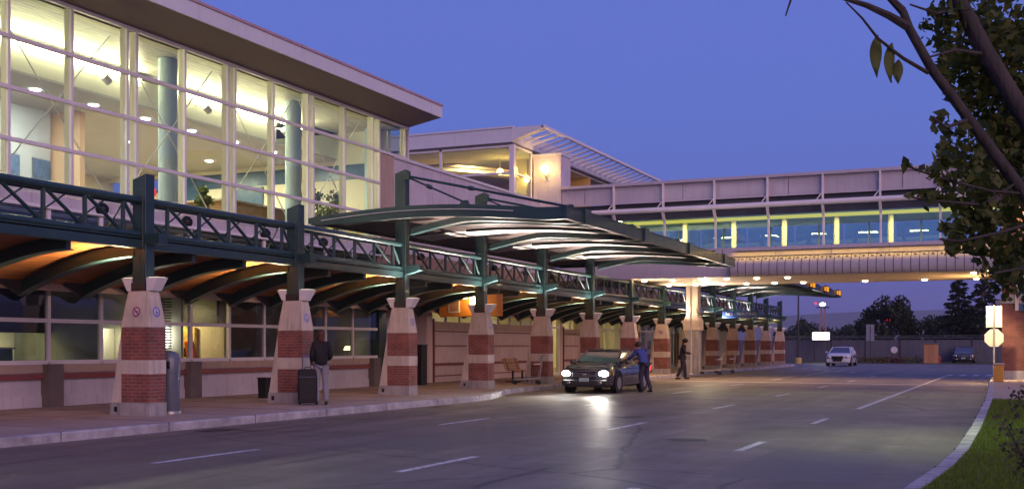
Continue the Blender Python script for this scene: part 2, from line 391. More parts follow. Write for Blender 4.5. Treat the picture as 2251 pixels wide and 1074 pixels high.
def kerb_ribbon(line, sgn, wd=.17, h=.15):
    """kerb stone: face on the road side, sgn = side the pavement is on"""
    mb = MB(); n = len(line)
    pts = [Vector((x, y, 0)) for x, y in line]; inn = []
    for i in range(n):
        d = (pts[min(i+1,n-1)] - pts[max(i-1,0)]).normalized(); inn.append(pts[i] + Vector((d.y, -d.x, 0))*sgn*wd)
    vs = []
    for i in range(n):
        a, b = pts[i], inn[i]; q = a + (b-a)*.12
        vs += [(a.x,a.y,-.05),(a.x,a.y,h-.025),(q.x,q.y,h),(b.x,b.y,h),(b.x,b.y,-.05)]
    fs = [(i*5+k, i*5+k+1, i*5+k+6, i*5+k+5) for i in range(n-1) for k in range(4)]
    mb.add(vs, fs); return mb, inn
lk, linn = kerb_ribbon(LK, -1); rk, rinn = kerb_ribbon(RK, 1)
def seams(mb): return mb
struct('left_kerb', lk, m_kerb); struct('right_kerb', rk, m_kerb)
# pavement slabs (one sheet, joints in the mesh)
pv = MB(); n = len(linn)
pv.add([(p.x, p.y, .147) for p in linn] + [(-19.62, p.y, .147) for p in linn], [(i, i+1, n+i+1, n+i) for i in range(n-1)])
struct('pavement', pv, m_pave)
def joint_mat():
    m = M('pavement_joint', (.06,.05,.05), .9); return m
jt = MB()
for k in range(14, 86, 2): jt.box(-19.4, -13.9 if k < 28 else -14.75, k-.006, k+.006, .10, .1495)
for x in (-16.6, -18.1): jt.box(x-.006, x+.006, 6, 85.4, .10, .1495)
struct('pavement_joint', jt, joint_mat())
# right hand lawn and path
ln = MB(); a = [(p.x, p.y) for p in rinn if p.y < 31] ; lp = [(p[0], p[1], .14) for p in a] + [(-.42, 31, .14)]
ln.add(lp + [(8, p[1], .14) for p in lp], [(i, i+1, len(lp)+i+1, len(lp)+i) for i in range(len(lp)-1)])
struct('lawn', ln, M('turf', (.05,.085,.012), .95, 0, .35, 1.2, .3, 40))
pt = MB(); a = [(-.42, 31, .146)] + [(p.x, p.y, .146) for p in rinn if p.y > 31]
pt.add(a + [(30, p[1], .146) for p in a[:-1]] + [(30.0, 58.0, .146)], [(i, i+1, len(a)+i+1, len(a)+i) for i in range(len(a)-2)])
struct('right_path', pt, m_pave)
# markings, and a light streak painted as a pale band
mk = MB()
def dash(x, y0, y1, wd=.12, skew=0.012): mk.add([(x-wd/2+skew*y0, y0, .004),(x+wd/2+skew*y0, y0, .004),(x+wd/2+skew*y1, y1, .004),(x-wd/2+skew*y1, y1, .004)], [(0,1,2,3)])
for k in range(7): dash(-10.08, 11.25+7.7*k, 13.4+7.7*k)
for k in range(7): dash(-6.75, 11.65+7.4*k, 13.75+7.4*k)
for y in (-4, 3.2, 9.6, 15.9, 22.1): dash(-3.72, y, y+1.75)
dash(-3.62, 27.7, 61.5, .13)
for k in range(7): dash(-9.0+k*-1.1, 66+k*2.4, 68+k*2.4, .15)
for k in range(9): mk.add([(-3.0+k*.62, 60.5, .004), (-2.7+k*.62, 60.5, .004), (-2.6+k*.62, 63.5, .004), (-2.9+k*.62, 63.5, .004)], [(0,1,2,3)])
mk.add([(-14.1, 46.9, .004), (-.75, 45.7, .004), (-.75, 46.15, .004), (-14.1, 47.35, .004)], [(0,1,2,3)])  # streak of light across the road, painted as a pale band
struct('road_marking_and_light_streak', mk, m_paint)
# patches, manholes, kerb joints
pa = MB()
for x0, x1, y0, y1 in ((-8.9,-7.6,14.2,19.6),(-5.6,-2.4,25.2,26.6),(-12.6,-11.7,20.5,26.0),(-3.1,-1.5,12.6,16.4)):
    pa.add([(x0,y0,.002),(x1,y0+.05,.002),(x1-.03,y1,.002),(x0+.04,y1-.04,.002)], [(0,1,2,3)])
struct('road_patch', pa, M('asphalt_patch', (.118,.102,.096), .5, 0, .25, 5, .4, 80))
sl = MB()
def crack(pts, w=.022):
    n = len(pts); vs = []
    for i, (x, y) in enumerate(pts):
        d = Vector((pts[min(i+1,n-1)][0]-pts[max(i-1,0)][0], pts[min(i+1,n-1)][1]-pts[max(i-1,0)][1], 0)).normalized(); vs += [(x-d.y*w, y+d.x*w, .003), (x+d.y*w, y-d.x*w, .003)]
    sl.add(vs, [(2*i, 2*i+1, 2*i+3, 2*i+2) for i in range(n-1)])
for x0, y0, y1 in ((-8.35,8,44),(-5.1,10,33),(-11.6,9,30)):
    crack([(x0+.10*math.sin(y*.9)+.05*math.sin(y*2.7), y) for y in np.arange(y0, y1, .5)], .014)
for y0, xa_, xb_ in ((16.5,-13.2,-2),(24.0,-12.9,-1),(36.5,-14,-1)):
    crack([(x, y0+.15*math.sin(x*1.1)+.06*math.sin(x*3.3)) for x in np.arange(xa_, xb_, .4)], .014)
struct('crack_sealant', sl, M('bitumen', (.035,.032,.034), .45, 0, .2, 8))
mh = MB()
for x, y in ((-7.3,22.6),(-4.7,17.5)): mh.disc((x,y,.005), .33, (0,0,1), 28)
for x, y in ((-13.05,16.2),(-13.0,24.6)): mh.add([(x-.0,y-.4,.005),(x+.42,y-.4,.005),(x+.42,y+.4,.005),(x-.0,y+.4,.005)], [(0,1,2,3)])
struct('manhole_cover', mh, M('cast_iron', (.05,.045,.045), .5, .4, .3, 20, .6, 60))
kj = MB()
def kjoint(line, step, sg):
    acc = 0.0
    for (x0, y0), (x1, y1) in zip(line[:-1], line[1:]):
        L = math.hypot(x1-x0, y1-y0); d = ((x1-x0)/L, (y1-y0)/L); s_ = step-acc
        while s_ < L:
            kj.obox((x0+d[0]*s_+d[1]*sg*.083, y0+d[1]*s_-d[0]*sg*.083, .06), (.172, .014, .183), math.atan2(d[1], d[0])-PI/2); s_ += step
        acc = (acc+L) % step
kjoint(LK, 2.4, -1); kjoint(RK, 2.4, 1)
struct('kerb_joint', kj, M('kerb_joint_grout', (.06,.055,.055), .9))
# hills
hl = MB(); N = 60; az = np.linspace(-1.0, 1.2, N)
vs = []
for i, a_ in enumerate(az):
    h = 132 + 34*math.sin(a_*7.0+1.9) + 14*math.sin(a_*15+.4) + 5*math.sin(a_*41)
    D = 5200
    for rr_, hh in ((D-900, -20), (D-350, h*.55), (D, h), (D+900, -20)):
        vs.append((rr_*math.sin(a_), rr_*math.cos(a_), hh))
fs = [(i*4+k, i*4+k+1, i*4+k+5, i*4+k+4) for i in range(N-1) for k in range(3)]
hl.add(vs, fs); struct('hills', hl, M('wooded_hill', (.04, .055, .03), .95, 0, .3, .004), smooth=60)

# ================================================================ COLUMNS
CX, CY0, DY, NCOL = -15.4, 17.16, 5.1, 14
PZ = .147
ORD = ['first','second','third','fourth','fifth','sixth','seventh','eighth','ninth','tenth','eleventh','twelfth','thirteenth','fourteenth']
def column(tall):
    t = thing('brick_column', '', 'column', (0,0,0), 'brick columns of the drop-off canopy')
    MB().prism([(-.62,0),(.365,0),(.365,.25),(-.585,.25)], 'y', -.245, .245).build('base', m_concd, t)
    MB().prism([(-.585,.25),(-.325,.25),(-.325,1.7)], 'y', -.225, .225).build('buttress', m_conc, t)
    MB().box(-.33,.355,-.232,.232,.25,.80).box(-.33,.355,-.232,.232,1.07,1.70).build('brick_shaft', m_brick, t)
    MB().box(-.345,.362,-.240,.240,.80,1.07).build('concrete_band', m_conc, t, bevel=.006)
    mb = MB(); b = (-.34,.36,-.238,.238); c = (-.24,.27,-.15,.15)
    mb.add([(b[0],b[2],1.70),(b[1],b[2],1.70),(b[1],b[3],1.70),(b[0],b[3],1.70),(c[0],c[2],2.4),(c[1],c[2],2.4),(c[1],c[3],2.4),(c[0],c[3],2.4)],
           [(3,2,1,0),(4,5,6,7),(0,1,5,4),(1,2,6,5),(2,3,7,6),(3,0,4,7)])
    mb.build('cap', m_conc, t, bevel=.008)
    MB().box(-.17,.19,-.145,.145,2.4,2.56).build('collar', m_dark, t)
    H = 6.22 if tall else 4.68
    p = MB(); p.prism([(-.15,2.5),(.17,2.5),(.17,H-.02),(-.15,H-.12)], 'y', -.125, .125)
    for s_ in (-.127,.127): p.box(-.09,.11,s_-.004,s_+.004,2.56,H-.3)
    p.build('post', m_green, t, bevel=.006)
    if tall:
        MB().prism([(.172,3.30),(.62,3.42),(.62,3.56),(.172,3.56)], 'y', -.11, .11).build('outrigger', m_green, t)
    else:
        MB().box(.172,.50,-.13,.13,3.30,3.50).build('outrigger', m_green, t)
    for s_ in (-1, 1):
        a0, a1, b1 = (.20, .33, .50) if s_ > 0 else (.18, .28, .42)
        u = MB(); u.prism([(s_*a0,2.405),(s_*a1,2.405),(s_*b1,2.66),(s_*a0,2.66)], 'y', -.14, .14)
        ub = u.build('uplight', m_whitep, t, bevel=.005)
        MB().box(s_*(a0+.03) if s_>0 else s_*(b1-.04), s_*(b1-.04) if s_>0 else s_*(a0+.03), -.11,.11,2.661,2.667).build('lens', e_up, ub)
    MB().box(-.50,-.42,-.2475,-.2445,.07,.17).build('vent', m_black, t)
    return t
col_short, col_tall = column(False), column(True)
COLS = []
hints = {0:'nearest brick column, standing beside the grey domed bin', 1:'second brick column, with the waiting traveller and black suitcase beside it',
 2:'third brick column, first one carrying a tall green post and tie rods', 3:'fourth brick column, in front of the orange hanging box',
 4:'fifth brick column, behind the luggage trolley', 5:'sixth brick column, directly behind the windscreen side of the dark car', 6:'seventh brick column, behind the rear of the dark car',
 7:'eighth brick column, under the skybridge with a round no-smoking sticker', 8:'ninth brick column, just behind the pale bridge pier', 9:'tenth brick column, first after the bridge pier',
 10:'eleventh brick column, under the left end of the blue sign', 11:'twelfth brick column, under the right end of the blue sign', 12:'thirteenth brick column, last but one of the row', 13:'farthest brick column, at the end of the row'}
for i in range(NCOL):
    tall = 2 <= i <= 5 or 8 <= i <= 11
    src = col_tall if tall else col_short
    o = src if i in (0, 2) else copy_tree(src)
    o.location = (CX, CY0 + DY*i, PZ); o['label'] = hints[i]
    COLS.append(o)
# round stickers on the caps
m_bred = M('red_sticker', (.22,.03,.10), .4); m_bblue = M('blue_sticker', (.10,.12,.42), .4); m_bwhite = M('white_sticker', (.55,.52,.62), .4)
def sticker(i, face, colm):
    o = COLS[i]; b = base_of(o)
    if face == 'y':
        c = Vector((0.02, -.2005, 2.0)); nrm = Vector((0, -1, .13)).normalized()
    else:
        c = Vector((.322, 0.0, 2.0)); nrm = Vector((1, 0, .13)).normalized()
    c = c + b; r = .105
    k = MB().disc(c + nrm*.004, r, nrm, 24).build('sticker', m_bwhite, o)
    mk_ = MB().disc(c + nrm*.007, r*.94, nrm, 24, r*.68)
    u = nrm.cross(Vector((0,0,1))).normalized(); v = u.cross(nrm) if face == 'y' else nrm.cross(u)
    if colm is m_bred:
        d = (u+v).normalized(); e = nrm.cross(d); q = c + nrm*.0078
        mk_.add([q-d*r*.7-e*.011, q+d*r*.7-e*.011, q+d*r*.7+e*.011, q-d*r*.7+e*.011], [(0,1,2,3)])
        mk_.add([q+u*.055-v*.010, q+u*.055+v*.012, q-u*.05+v*.012, q-u*.05-v*.010], [(0,1,2,3)])
    else:
        q = c + nrm*.0078; d = v; e = nrm.cross(d)
        mk_.add([q-d*.05-e*.012, q+d*.05-e*.012, q+d*.05+e*.008, q-d*.05+e*.008], [(0,1,2,3)])
        mk_.disc(q+d*.022+e*.012, .030, nrm, 14, .014)
    mk_.build('pictogram', colm, k)
for i, f_, c_ in ((0,'y',m_bred),(0,'x',m_bblue),(1,'x',m_bblue),(2,'x',m_bblue),(3,'x',m_bblue),(4,'x',m_bblue),(7,'y',m_bred),(11,'y',m_bred)): sticker(i, f_, c_)
# uplight beams (the lamps that sit in the troughs)
for i in range(NCOL):
    y = CY0 + DY*i
    lamp('SPOT', 'uplight_lamp', (CX-.36, y-.11, PZ+2.69), 850, (1,.68,.40), COLS[i], (CX-1.0, y-.75, PZ+4), .05, 130, .7)
    if 2 <= i <= 5 or 8 <= i <= 11:
        lamp('SPOT', 'uplight_lamp', (CX+.48, y-.14, PZ+2.69), 1250, (1,.82,.72), COLS[i], (CX+1.7, y-1.0, PZ+5), .05, 140, .8)
    elif i > 1:
        lamp('SPOT', 'uplight_lamp', (CX+.46, y-.14, PZ+2.69), 560, (1,.74,.52), COLS[i], (CX+2.4, y-.3, PZ+5), .05, 130, .7)

# ================================================================ TRUSSES between the posts
def truss():
    t = thing('truss', '', 'truss', (0,0,0), 'green trusses between the posts')
    L = DY - .26; zt, zb = 4.15, 3.49
    MB().tube([(0,0,zt),(0,L,zt)], .075, 12).build('top_chord', m_green, t, smooth=40)
    MB().tube([(0,0,zb),(0,L,zb)], .07, 12).build('bottom_chord', m_green, t, smooth=40)
    MB().tube([(-.42,0,zb),(-.42,L,zb)], .045, 10).tube([(-.42,0,zt),(-.42,L,zt)], .045, 10).build('rear_chord', m_green, t, smooth=40)
    npan = 5
    for k in range(npan):
        y = L*(k+.55)/npan
        MB().tube([(0,y,zb),(0,y,zt)], .042, 8).build('upright', m_green, t, smooth=40)
        y2 = min(L, y + L/npan*.95)
        MB().tube([(0,y,zt-.03),(0,y2,zb+.03)], .034, 8).build('diagonal', m_green, t, smooth=40)
        MB().tube([(-.42,y,zb+.03),(-.42,y2,zt-.03)], .017, 6).build('rear_brace', m_green, t, smooth=40)
    MB().tube([(0,0,zt-.35),(0,L*.55/npan,zb)], .03, 6).build('diagonal', m_green, t, smooth=40)
    for yy in (.30, .86):
        c = (-.28, L*yy, zt-.22)
        f = MB().lathe([(.03,-.10),(.10,-.09),(.125,-.02),(.12,.03),(.07,.09),(.03,.11)], c, 14)
        f.build('floodlight_or_added_fitting', m_black, t, smooth=50)
    return t
tr0 = truss()
for i in range(-1, NCOL-1):
    o = tr0 if i == -1 else copy_tree(tr0)
    o.location = (CX+.02, CY0 + DY*i + .13, PZ)
    o['label'] = ('green steel truss running out of the left edge of the photo' if i < 0 else
                  'green steel truss spanning from the %s to the %s brick column' % (ORD[i], ORD[i+1]))

# ================================================================ WALKWAY CANOPY
YA, YB = 11.0, 85.2
wc = thing('walkway_canopy', 'arched wooden walkway canopy between the terminal wall and the brick columns', 'canopy', (-17, YA, 2.6))
def zc(x):
    s_ = max(0, min(1, (x+18.5)/3.0)); return 2.80 + .66*math.sin(s_*PI/2)**.9
XS = [-18.5 + 3.0*k/14 for k in range(15)]
MB().strip([(x, zc(x)+.09) for x in XS], [(x, zc(x)) for x in XS], 'y', YA, YB).build('wood_ceiling', m_plank, wc, smooth=40)
MB().strip([(x, zc(x)+.16) for x in XS], [(x, zc(x)+.093) for x in XS], 'y', YA, YB).build('roof_sheet', m_roof, wc)
ribm = MB().strip([(x, zc(x)+.0) for x in XS], [(x, zc(x)-.27+.05*k/14) for k, x in enumerate(XS)], 'y', -.055, .055).strip([(x, zc(x)-.271+.05*k/14) for k, x in enumerate(XS)], [(x, zc(x)-.291+.05*k/14) for k, x in enumerate(XS)], 'y', -.12, .12)
nrib = int((YB-CY0)/1.7)+1
for k in range(-3, nrib):
    y = CY0 - .1 + 1.7*k
    r_ = MB(); r_.v = [(v[0], v[1]+y, v[2]) for v in ribm.v]; r_.f = ribm.f[:]
    rb = r_.build('rib', m_green, wc, smooth=40)
    MB().prism([(y-.62,2.86),(y-.62,2.80),(y-.06,2.52),(y+.06,2.52),(y+.62,2.80),(y+.62,2.86)], 'x', -18.50, -18.42).build('knee_bracket', m_dark, wc)
MB().box(-18.66,-18.52,YA,YB,2.66,2.98).build('wall_beam', m_tan, wc)
MB().box(-19.48,-18.66,YA,YB,2.90,3.02).build('soffit_board', m_soffit, wc)
MB().box(-15.50,-15.30,YA,YB,3.37,3.53).box(-15.56,-15.30,YA,YB,3.56,3.585).build('edge_beam', m_green, wc)

# ================================================================ DROP-OFF CANOPIES over the kerb lane
def canopy(y0):
    Lc = 18.5
    t = thing('drop_off_canopy', '', 'canopy', (CX, y0, 4.2), 'cantilevered canopies over the drop-off lane')
    xa, xb = -17.3, -10.0
    def zt(x):
        s_ = (x-xa)/(xb-xa); return 4.90 + .20*math.sin(PI*min(1, s_*1.08))**1.0 - .06*s_
    X = [xa+(xb-xa)*k/22 for k in range(23)]
    MB().strip([(x, zt(x)) for x in X], [(x, zt(x)-.045) for x in X], 'y', y0+.10, y0+Lc-.10).build('roof_deck', m_deck, t, smooth=40)
    # corrugation on the underside of the deck: it is the deck's own pattern
    cg = MB()
    for k in range(int((Lc-.4)/.36)):
        y = y0+.25+.36*k
        cg.strip([(x, zt(x)-.044) for x in X], [(x, zt(x)-.057) for x in X], 'y', y, y+.15)
    cg.build('corrugation', m_deck, t, smooth=40)
    for yy in (y0, y0+Lc-.12):
        MB().strip([(x, zt(x)+.06) for x in X], [(x, zt(x)-.25+.10*max(0,(-16.0-x)/1.3)) for x in X], 'y', yy, yy+.12).build('end_beam', m_green, t, smooth=40)
    f = MB().box(xb-.02, xb+.10, y0, y0+Lc, zt(xb)-.24, zt(xb)+.06).box(xb-.05, xb+.12, y0-.005, y0+Lc+.005, zt(xb)+.061, zt(xb)+.085)
    f.build('fascia', m_green, t)
    MB().box(xa-.1, xa+.02, y0, y0+Lc, zt(xa)-.10, zt(xa)+.05).build('rear_beam', m_green, t)
    Xr = [x for x in X if x > CX+.16]
    rp = [1.41 + DY*k for k in range(4)]
    for ry in rp:
        y = y0 + ry
        def zr(x):
            u = (x-Xr[0])/(Xr[-1]-Xr[0]); return min(zt(x)-.062, 4.70 + .34*math.sin(PI/2*min(1, u*1.9)))
        top = [(x, zr(x)) for x in Xr]
        bot = [(x, zr(x)-.16+.03*(x-Xr[0])/5) for x in Xr]
        MB().strip(top, bot, 'y', y-.07, y+.07).build('cantilever_rib', m_green, t, smooth=40)
        MB().strip([(x, z+.001) for x, z in bot], [(x, z-.02) for x, z in bot], 'y', y-.13, y+.13).build('rib_flange', m_green, t, smooth=40)
        # light panels either side of the rib
        for d0, d1 in ((-1.45,-.16),):
            Xs = [x for x in X if -17.0 < x < -11.0]
            MB().strip([(x, zt(x)-.059) for x in Xs], [(x, zt(x)-.072) for x in Xs], 'y', y+d0, y+d1).build('skylight', m_sky, t, smooth=40)
        # tie rods from the post head
        ph = Vector((CX+.17, y, PZ+6.02))
        for (xe, ze) in ((-13.35, zt(-13.35)+.27), (-10.35, zt(-10.35)+.22)):
            e = Vector((xe, y, ze)); rd = MB().tube([ph, e], .035 if xe > -12 else .026, 8)
            mid = ph.lerp(e, .42); dr = (e-ph).normalized()
            rd.tube([mid-dr*.11, mid-dr*.07, mid+dr*.07, mid+dr*.11], [.03,.06,.06,.03], 8)
            rd.build('tie_rod', m_green, t, smooth=40)
            MB().prism([(xe-.34,zt(xe)+.002),(xe+.22,zt(xe)+.002),(xe+.08,ze+.06),(xe-.08,ze+.06)], 'y', y-.03, y+.03).build('gusset', m_green, t)
        MB().box(CX+.171, CX+.36, y-.05, y+.05, PZ+5.9, PZ+6.12).build('rod_bracket', m_green, t)
        MB().box(xb-.06, xb+.16, y-.22, y+.22, zt(xb)-.26, zt(xb)+.13).build('fascia_block', m_green, t)
    for k in range(3):
        for q in (1,2):
            y = y0 + 1.41 + DY*(k + q/3)
            MB().strip([(x, zt(x)-.060) for x in Xr], [(x, zt(x)-.135) for x in Xr], 'y', y-.04, y+.04).build('joist', m_green, t, smooth=40)
    return t
can1 = canopy(25.75); can1['label'] = 'nearer green steel canopy with tie rods, cantilevered over the drop-off lane'
can2 = copy_tree(can1); can2.location.y += 6*DY; can2['label'] = 'farther green steel canopy beyond the skybridge with amber lights on its edge'
for k, y in enumerate((62.9, 68.0, 73.1)):
    t = thing('amber_light_box', ['amber light box on the far canopy edge, nearest of three', 'middle amber light box on the far canopy edge', 'amber light box at the far tip of the canopy'][k], 'light', (-9.80, y, 4.8), 'amber lights on the far canopy edge')
    MB().box(-9.88,-9.76,y-.55,y+.55,4.62,5.02).build('housing', m_dark, t); MB().box(-9.80,-9.755,y-.45,y+.45,4.68,4.96).build('lens', e_amber, t)
    MB().box(-9.86,-9.78,y-.56,y-.551,4.70,4.94).build('side_lens', e_amber, t)

# ================================================================ TERMINAL HALL (glazed upper floor, window wall below)
FX = -19.5
hall = thing('terminal_hall', 'two-storey terminal hall with a lit glass upper floor and a wide brown soffit roof', 'building', (FX, 22, 0))
HY0, HY1 = 10.0, 35.06
ZB = [4.9, 5.90, 6.99, 8.07, 9.16]
# roof: sloping soffit and panelled fascia
MB().prism([(FX-.25,9.20),(-18.19,9.47),(-18.19,9.90),(FX-13,9.9),(FX-13,9.2)], 'y', HY0, HY1+.0).build('roof', m_roof, hall)
MB().prism([(FX-.05,9.195),(-18.205,9.452),(-18.205,9.468),(FX-.05,9.21)], 'y', HY0, HY1+.02).build('soffit', m_soffit, hall)
fa = MB()
yb = HY0
k = 0
while yb < HY1:
    e = min(yb+1.52, HY1+.03); fa.box(-18.188,-18.15,yb+.006,e-.006,9.45,9.84); yb = e
fa.box(-18.19,-18.165,HY0,HY1+.02,9.46,9.83)
fa.box(-19.3,-18.15,HY1+.031,HY1+.05,9.46,9.84)
fa.build('fascia', m_white, hall)
MB().box(-18.32,-18.12,HY0,HY1+.07,9.845,9.915).build('coping', M('mauve_coping', (.42,.26,.30), .5), hall)
# curtain wall
starts = [13.78, 17.62, 21.46, 25.28, 29.09, 33.03]
MY = []
for s_ in starts: MY += [s_, s_+1.765, s_+3.52]
MY = [y for y in MY if y < 34.9] + [35.02]
fr = MB()
for y in MY:
    zb = ZB[0] if y < 33.2 else ZB[3]
    fr.box(FX-.04, FX+.06, y-.035, y+.035, zb, ZB[-1])
for j, z in enumerate(ZB):
    fr.box(FX-.03, FX+.075, HY0, 33.0 if j < 3 else HY1, z-.04, z+.04)
fr.build('window_frame', m_whitep, hall)
fin = MB()
for y in MY:
    fin.box(FX-.16, FX-.05, y-.03, y+.03, 4.9 if y < 33.2 else 8.07, 9.14)
fin.build('mullion_fin', m_cream, hall)
ys = [HY0] + MY
for a_, b_ in zip(ys[:-1], ys[1:]):
    if b_-a_ < .05: continue
    for j in range(4):
        if a_ > 32.9 and j < 3: continue
        MB().add([(FX, a_+.035, ZB[j]+.05),(FX, b_-.035, ZB[j]+.05),(FX, b_-.035, ZB[j+1]-.05),(FX, a_+.035, ZB[j+1]-.05)], [(0,1,2,3)]).build('pane', m_glass, hall)
# end return glass (faces the far end)
MB().add([(FX-.05, 35.03, 8.1),(FX-4, 35.03, 8.1),(FX-4, 35.03, 9.1),(FX-.05, 35.03, 9.1)], [(0,1,2,3)]).build('end_pane', m_glass, hall)
# pier that closes the glazing, spandrel
MB().box(FX-.3, FX+.05, 33.10, 34.0, 4.6, 8.0).build('end_pier', m_tan, hall)
sp = MB().box(FX-.2, FX+.05, HY0, 33.1, 4.60, 4.84); sp.build('spandrel', m_lilac, hall)
MB().box(FX-.2, FX+.09, HY0, 33.1, 4.52, 4.595).build('ledge', m_whitep, hall)
# interior shell of the upper floor
MB().box(-33, FX-.45, HY0, HY1, 4.62, 4.80).build('upper_floor', m_floor, hall)
MB().add([(FX-.2, HY0, 9.14),(-22.2, HY0, 9.14),(-22.2, HY1, 9.14),(FX-.2, HY1, 9.14)], [(0,1,2,3)]).build('hall_ceiling', PLANK('ceiling_tiles', (.74,.72,.66), (.70,.68,.62), .6), hall)
MB().box(-22.32,-22.2, HY0, 31.0, 8.22, 8.90).build('bulkhead', m_creamw, hall)
MB().box(-33,-22.2, HY0, HY1, 8.16, 8.215).build('lower_ceiling', m_greyc, hall)
MB().box(-25.3,-25.1, HY0, 24.2, 4.8, 8.16).build('rear_wall', m_greyc, hall)
MB().box(-33.1,-33.0, HY0, HY1, 4.8, 8.16).build('far_wall', m_cream, hall)
MB().box(-25.3,-24.2, 24.4, 24.6, 4.8, 8.16).build('side_wall', M('peach_wall', (.72,.48,.30), .8, 0, .05), hall)
MB().box(-33,-20.1, 34.7, 34.9, 4.8, 7.45).build('end_wall', m_cream, hall)
MB().box(-33,-20.1, 34.7, 34.9, 8.0, 9.14).build('end_wall', m_creamw, hall)
MB().box(-29,-20.1, 34.72, 34.86, 7.46, 7.99).build('transom', m_bluegl, hall)
MB().box(-30,-28.2, 34.62, 34.69, 6.9, 7.6).box(-27.2,-25.4,34.62,34.69,6.75,7.4).build('high_window', m_bluegl, hall)
MB().box(-33,-20.1, 34.66, 34.695, 4.8, 5.9).build('wainscot', M('ochre_wainscot', (.42,.33,.16), .7), hall)
MB().box(-31.2,-30.4, 34.5, 34.6, 7.35, 7.6).build('exit_sign', EM('red_sign_glow', (1,.06,.08), 1.2), hall)
# cove tubes over the bulkhead, in two runs with gaps
for a_, b_ in ((10.5, 18.3), (19.6, 24.6), (25.6, 32.6)):
    MB().tube([(-22.16, a_, 8.94), (-22.16, b_, 8.94)], .05, 8).build('cove_light', e_cove, hall)
for k, y in enumerate((15.6, 19.0, 22.9, 27.0, 31.0)):
    hd = MB().tube([(-21.9, y, 8.62), (-21.9, y+.22, 8.5)], .11, 12).tube([(-22.2,y,8.66),(-21.9,y,8.62)], .03, 6).build('wall_spotlight', m_whitep, hall, smooth=40)
for y in (13.6, 15.7, 17.8, 19.8, 21.85, 23.9, 25.95, 28.0, 30.1, 32.2):
    MB().lathe([(.13,0),(.13,.03)], (-23.2, y, 8.125), 16).build('downlight', e_down, hall)
    if y > 24: MB().lathe([(.13,0),(.13,.03)], (-26.4, y+.6, 8.125), 16).build('downlight', e_down, hall)
for y in (14, 18, 22): lamp('AREA', 'ceiling_lamp', (-23.4, y, 8.10), 230, (.97,.97,.92), hall, (-24.6, y, 0), 1.4)
for x, y in ((-24.5,26.5),(-28.5,26.5),(-24.5,31.5),(-28.5,31.5)): lamp('AREA', 'ceiling_lamp', (x, y, 8.10), 400, (1,.93,.70), hall, (x, y, 0), 1.4)
for y in (18.0, 23.84, 29.6, 34.35): MB().lathe([(.25,4.8),(.25,9.12)], (-20.55, y, 0), 24).build('round_column', m_blue, hall, smooth=40)
# tension rods behind the glass
for s_ in starts[:5]:
    for (y0, y1) in ((s_, s_+3.5), (s_+3.5, s_)):
        MB().tube([(FX-.5, y0, 9.0), (FX-.5, y1, 5.0)], .016, 6).build('tension_rod', m_creamw, hall)
# doors and counter inside
MB().box(-25.02,-24.98, 17.0, 17.7, 4.85, 6.15).build('wall_panel', m_greyc, hall)
dr = MB()
for y in (27.4, 28.9, 30.4): dr.box(-32.95,-32.9, y, y+.06, 4.8, 7.0)
dr.box(-32.95,-32.9,27.4,30.46,6.95,7.02); dr.build('lobby_door_frame', m_whitep, hall)
MB().box(-32.94,-32.93, 27.46, 30.4, 4.8, 6.95).build('lobby_door', m_bluegl, hall)
ct = thing('service_counter', 'brown boxy service counter seen through the upper glass beside the green post', 'counter', (-22.4, 29.5, 4.8))
MB().box(-23.2,-21.6, 27.6, 31.0, 4.8, 5.86).build('cabinet', m_desk, ct); MB().box(-23.3,-21.5, 27.5, 31.1, 5.861, 5.92).build('worktop', m_tan, ct)
for k, (y0_, y1_) in enumerate(((20.0,20.45),(20.95,21.55))):
    t = thing('wall_picture', ['dark blue picture nearest the left edge on the lit upper hall wall', 'wider blue textured picture on the upper hall wall, right of another'][k], 'picture', (-25.05, (y0_+y1_)/2+2.6, 5.95), 'pictures on the hall wall')
    MB().box(-25.09,-25.04, y0_+2.6, y1_+2.6, 5.95, 6.75).build('canvas', M('blue_canvas%d' % k, (.10,.15,.26), .7, 0, .5, 6), t); MB().box(-25.095,-25.06, y0_+2.57, y1_+2.63, 5.92, 6.78).build('frame', m_metal, t)

# ---- ground floor window wall of the hall and of the wing
def window_wall(parent, y0, y1, step, zlo=1.13, name='window'):
    y = y0
    while y < y1-.2:
        e = min(y+step, y1)
        f = MB()
        f.box(FX-.04,FX+.05,y-.045,y+.045,zlo,4.50)
        for z in (zlo, 2.05, 3.10): f.box(FX-.035,FX+.06,y+.046,e-.046,z-.045,z+.045)
        w_ = f.build(name, m_whitep, parent)
        MB().add([(FX,y+.046,zlo+.045),(FX,e-.046,zlo+.045),(FX,e-.046,4.5),(FX,y+.046,4.5)], [(0,1,2,3)]).build('pane', m_glassd, w_)
        y = e
window_wall(hall, 12.4, 33.0, 1.58)
MB().box(FX-.25,FX,HY0,33.0,.147,1.08).build('base_wall', m_lilac, hall)
MB().box(FX+.001,FX+.05,HY0,33.0,.90,1.082).build('wall_band', m_tan, hall)
MB().box(FX+.001,FX+.10,HY0,33.0,.76,.88).build('bump_rail', m_redtrim, hall)
MB().box(FX+.001,FX+.025,HY0,33.0,.147,.40).build('plinth', m_lilac, hall)
for y in (14.0, 18.75, 23.45, 28.2, 32.6):
    MB().box(FX+.0,FX+.22,y-.22,y+.22,.147,1.09).build('pilaster', m_dark if False else M('taupe_pier', (.13,.11,.11), .8), hall)
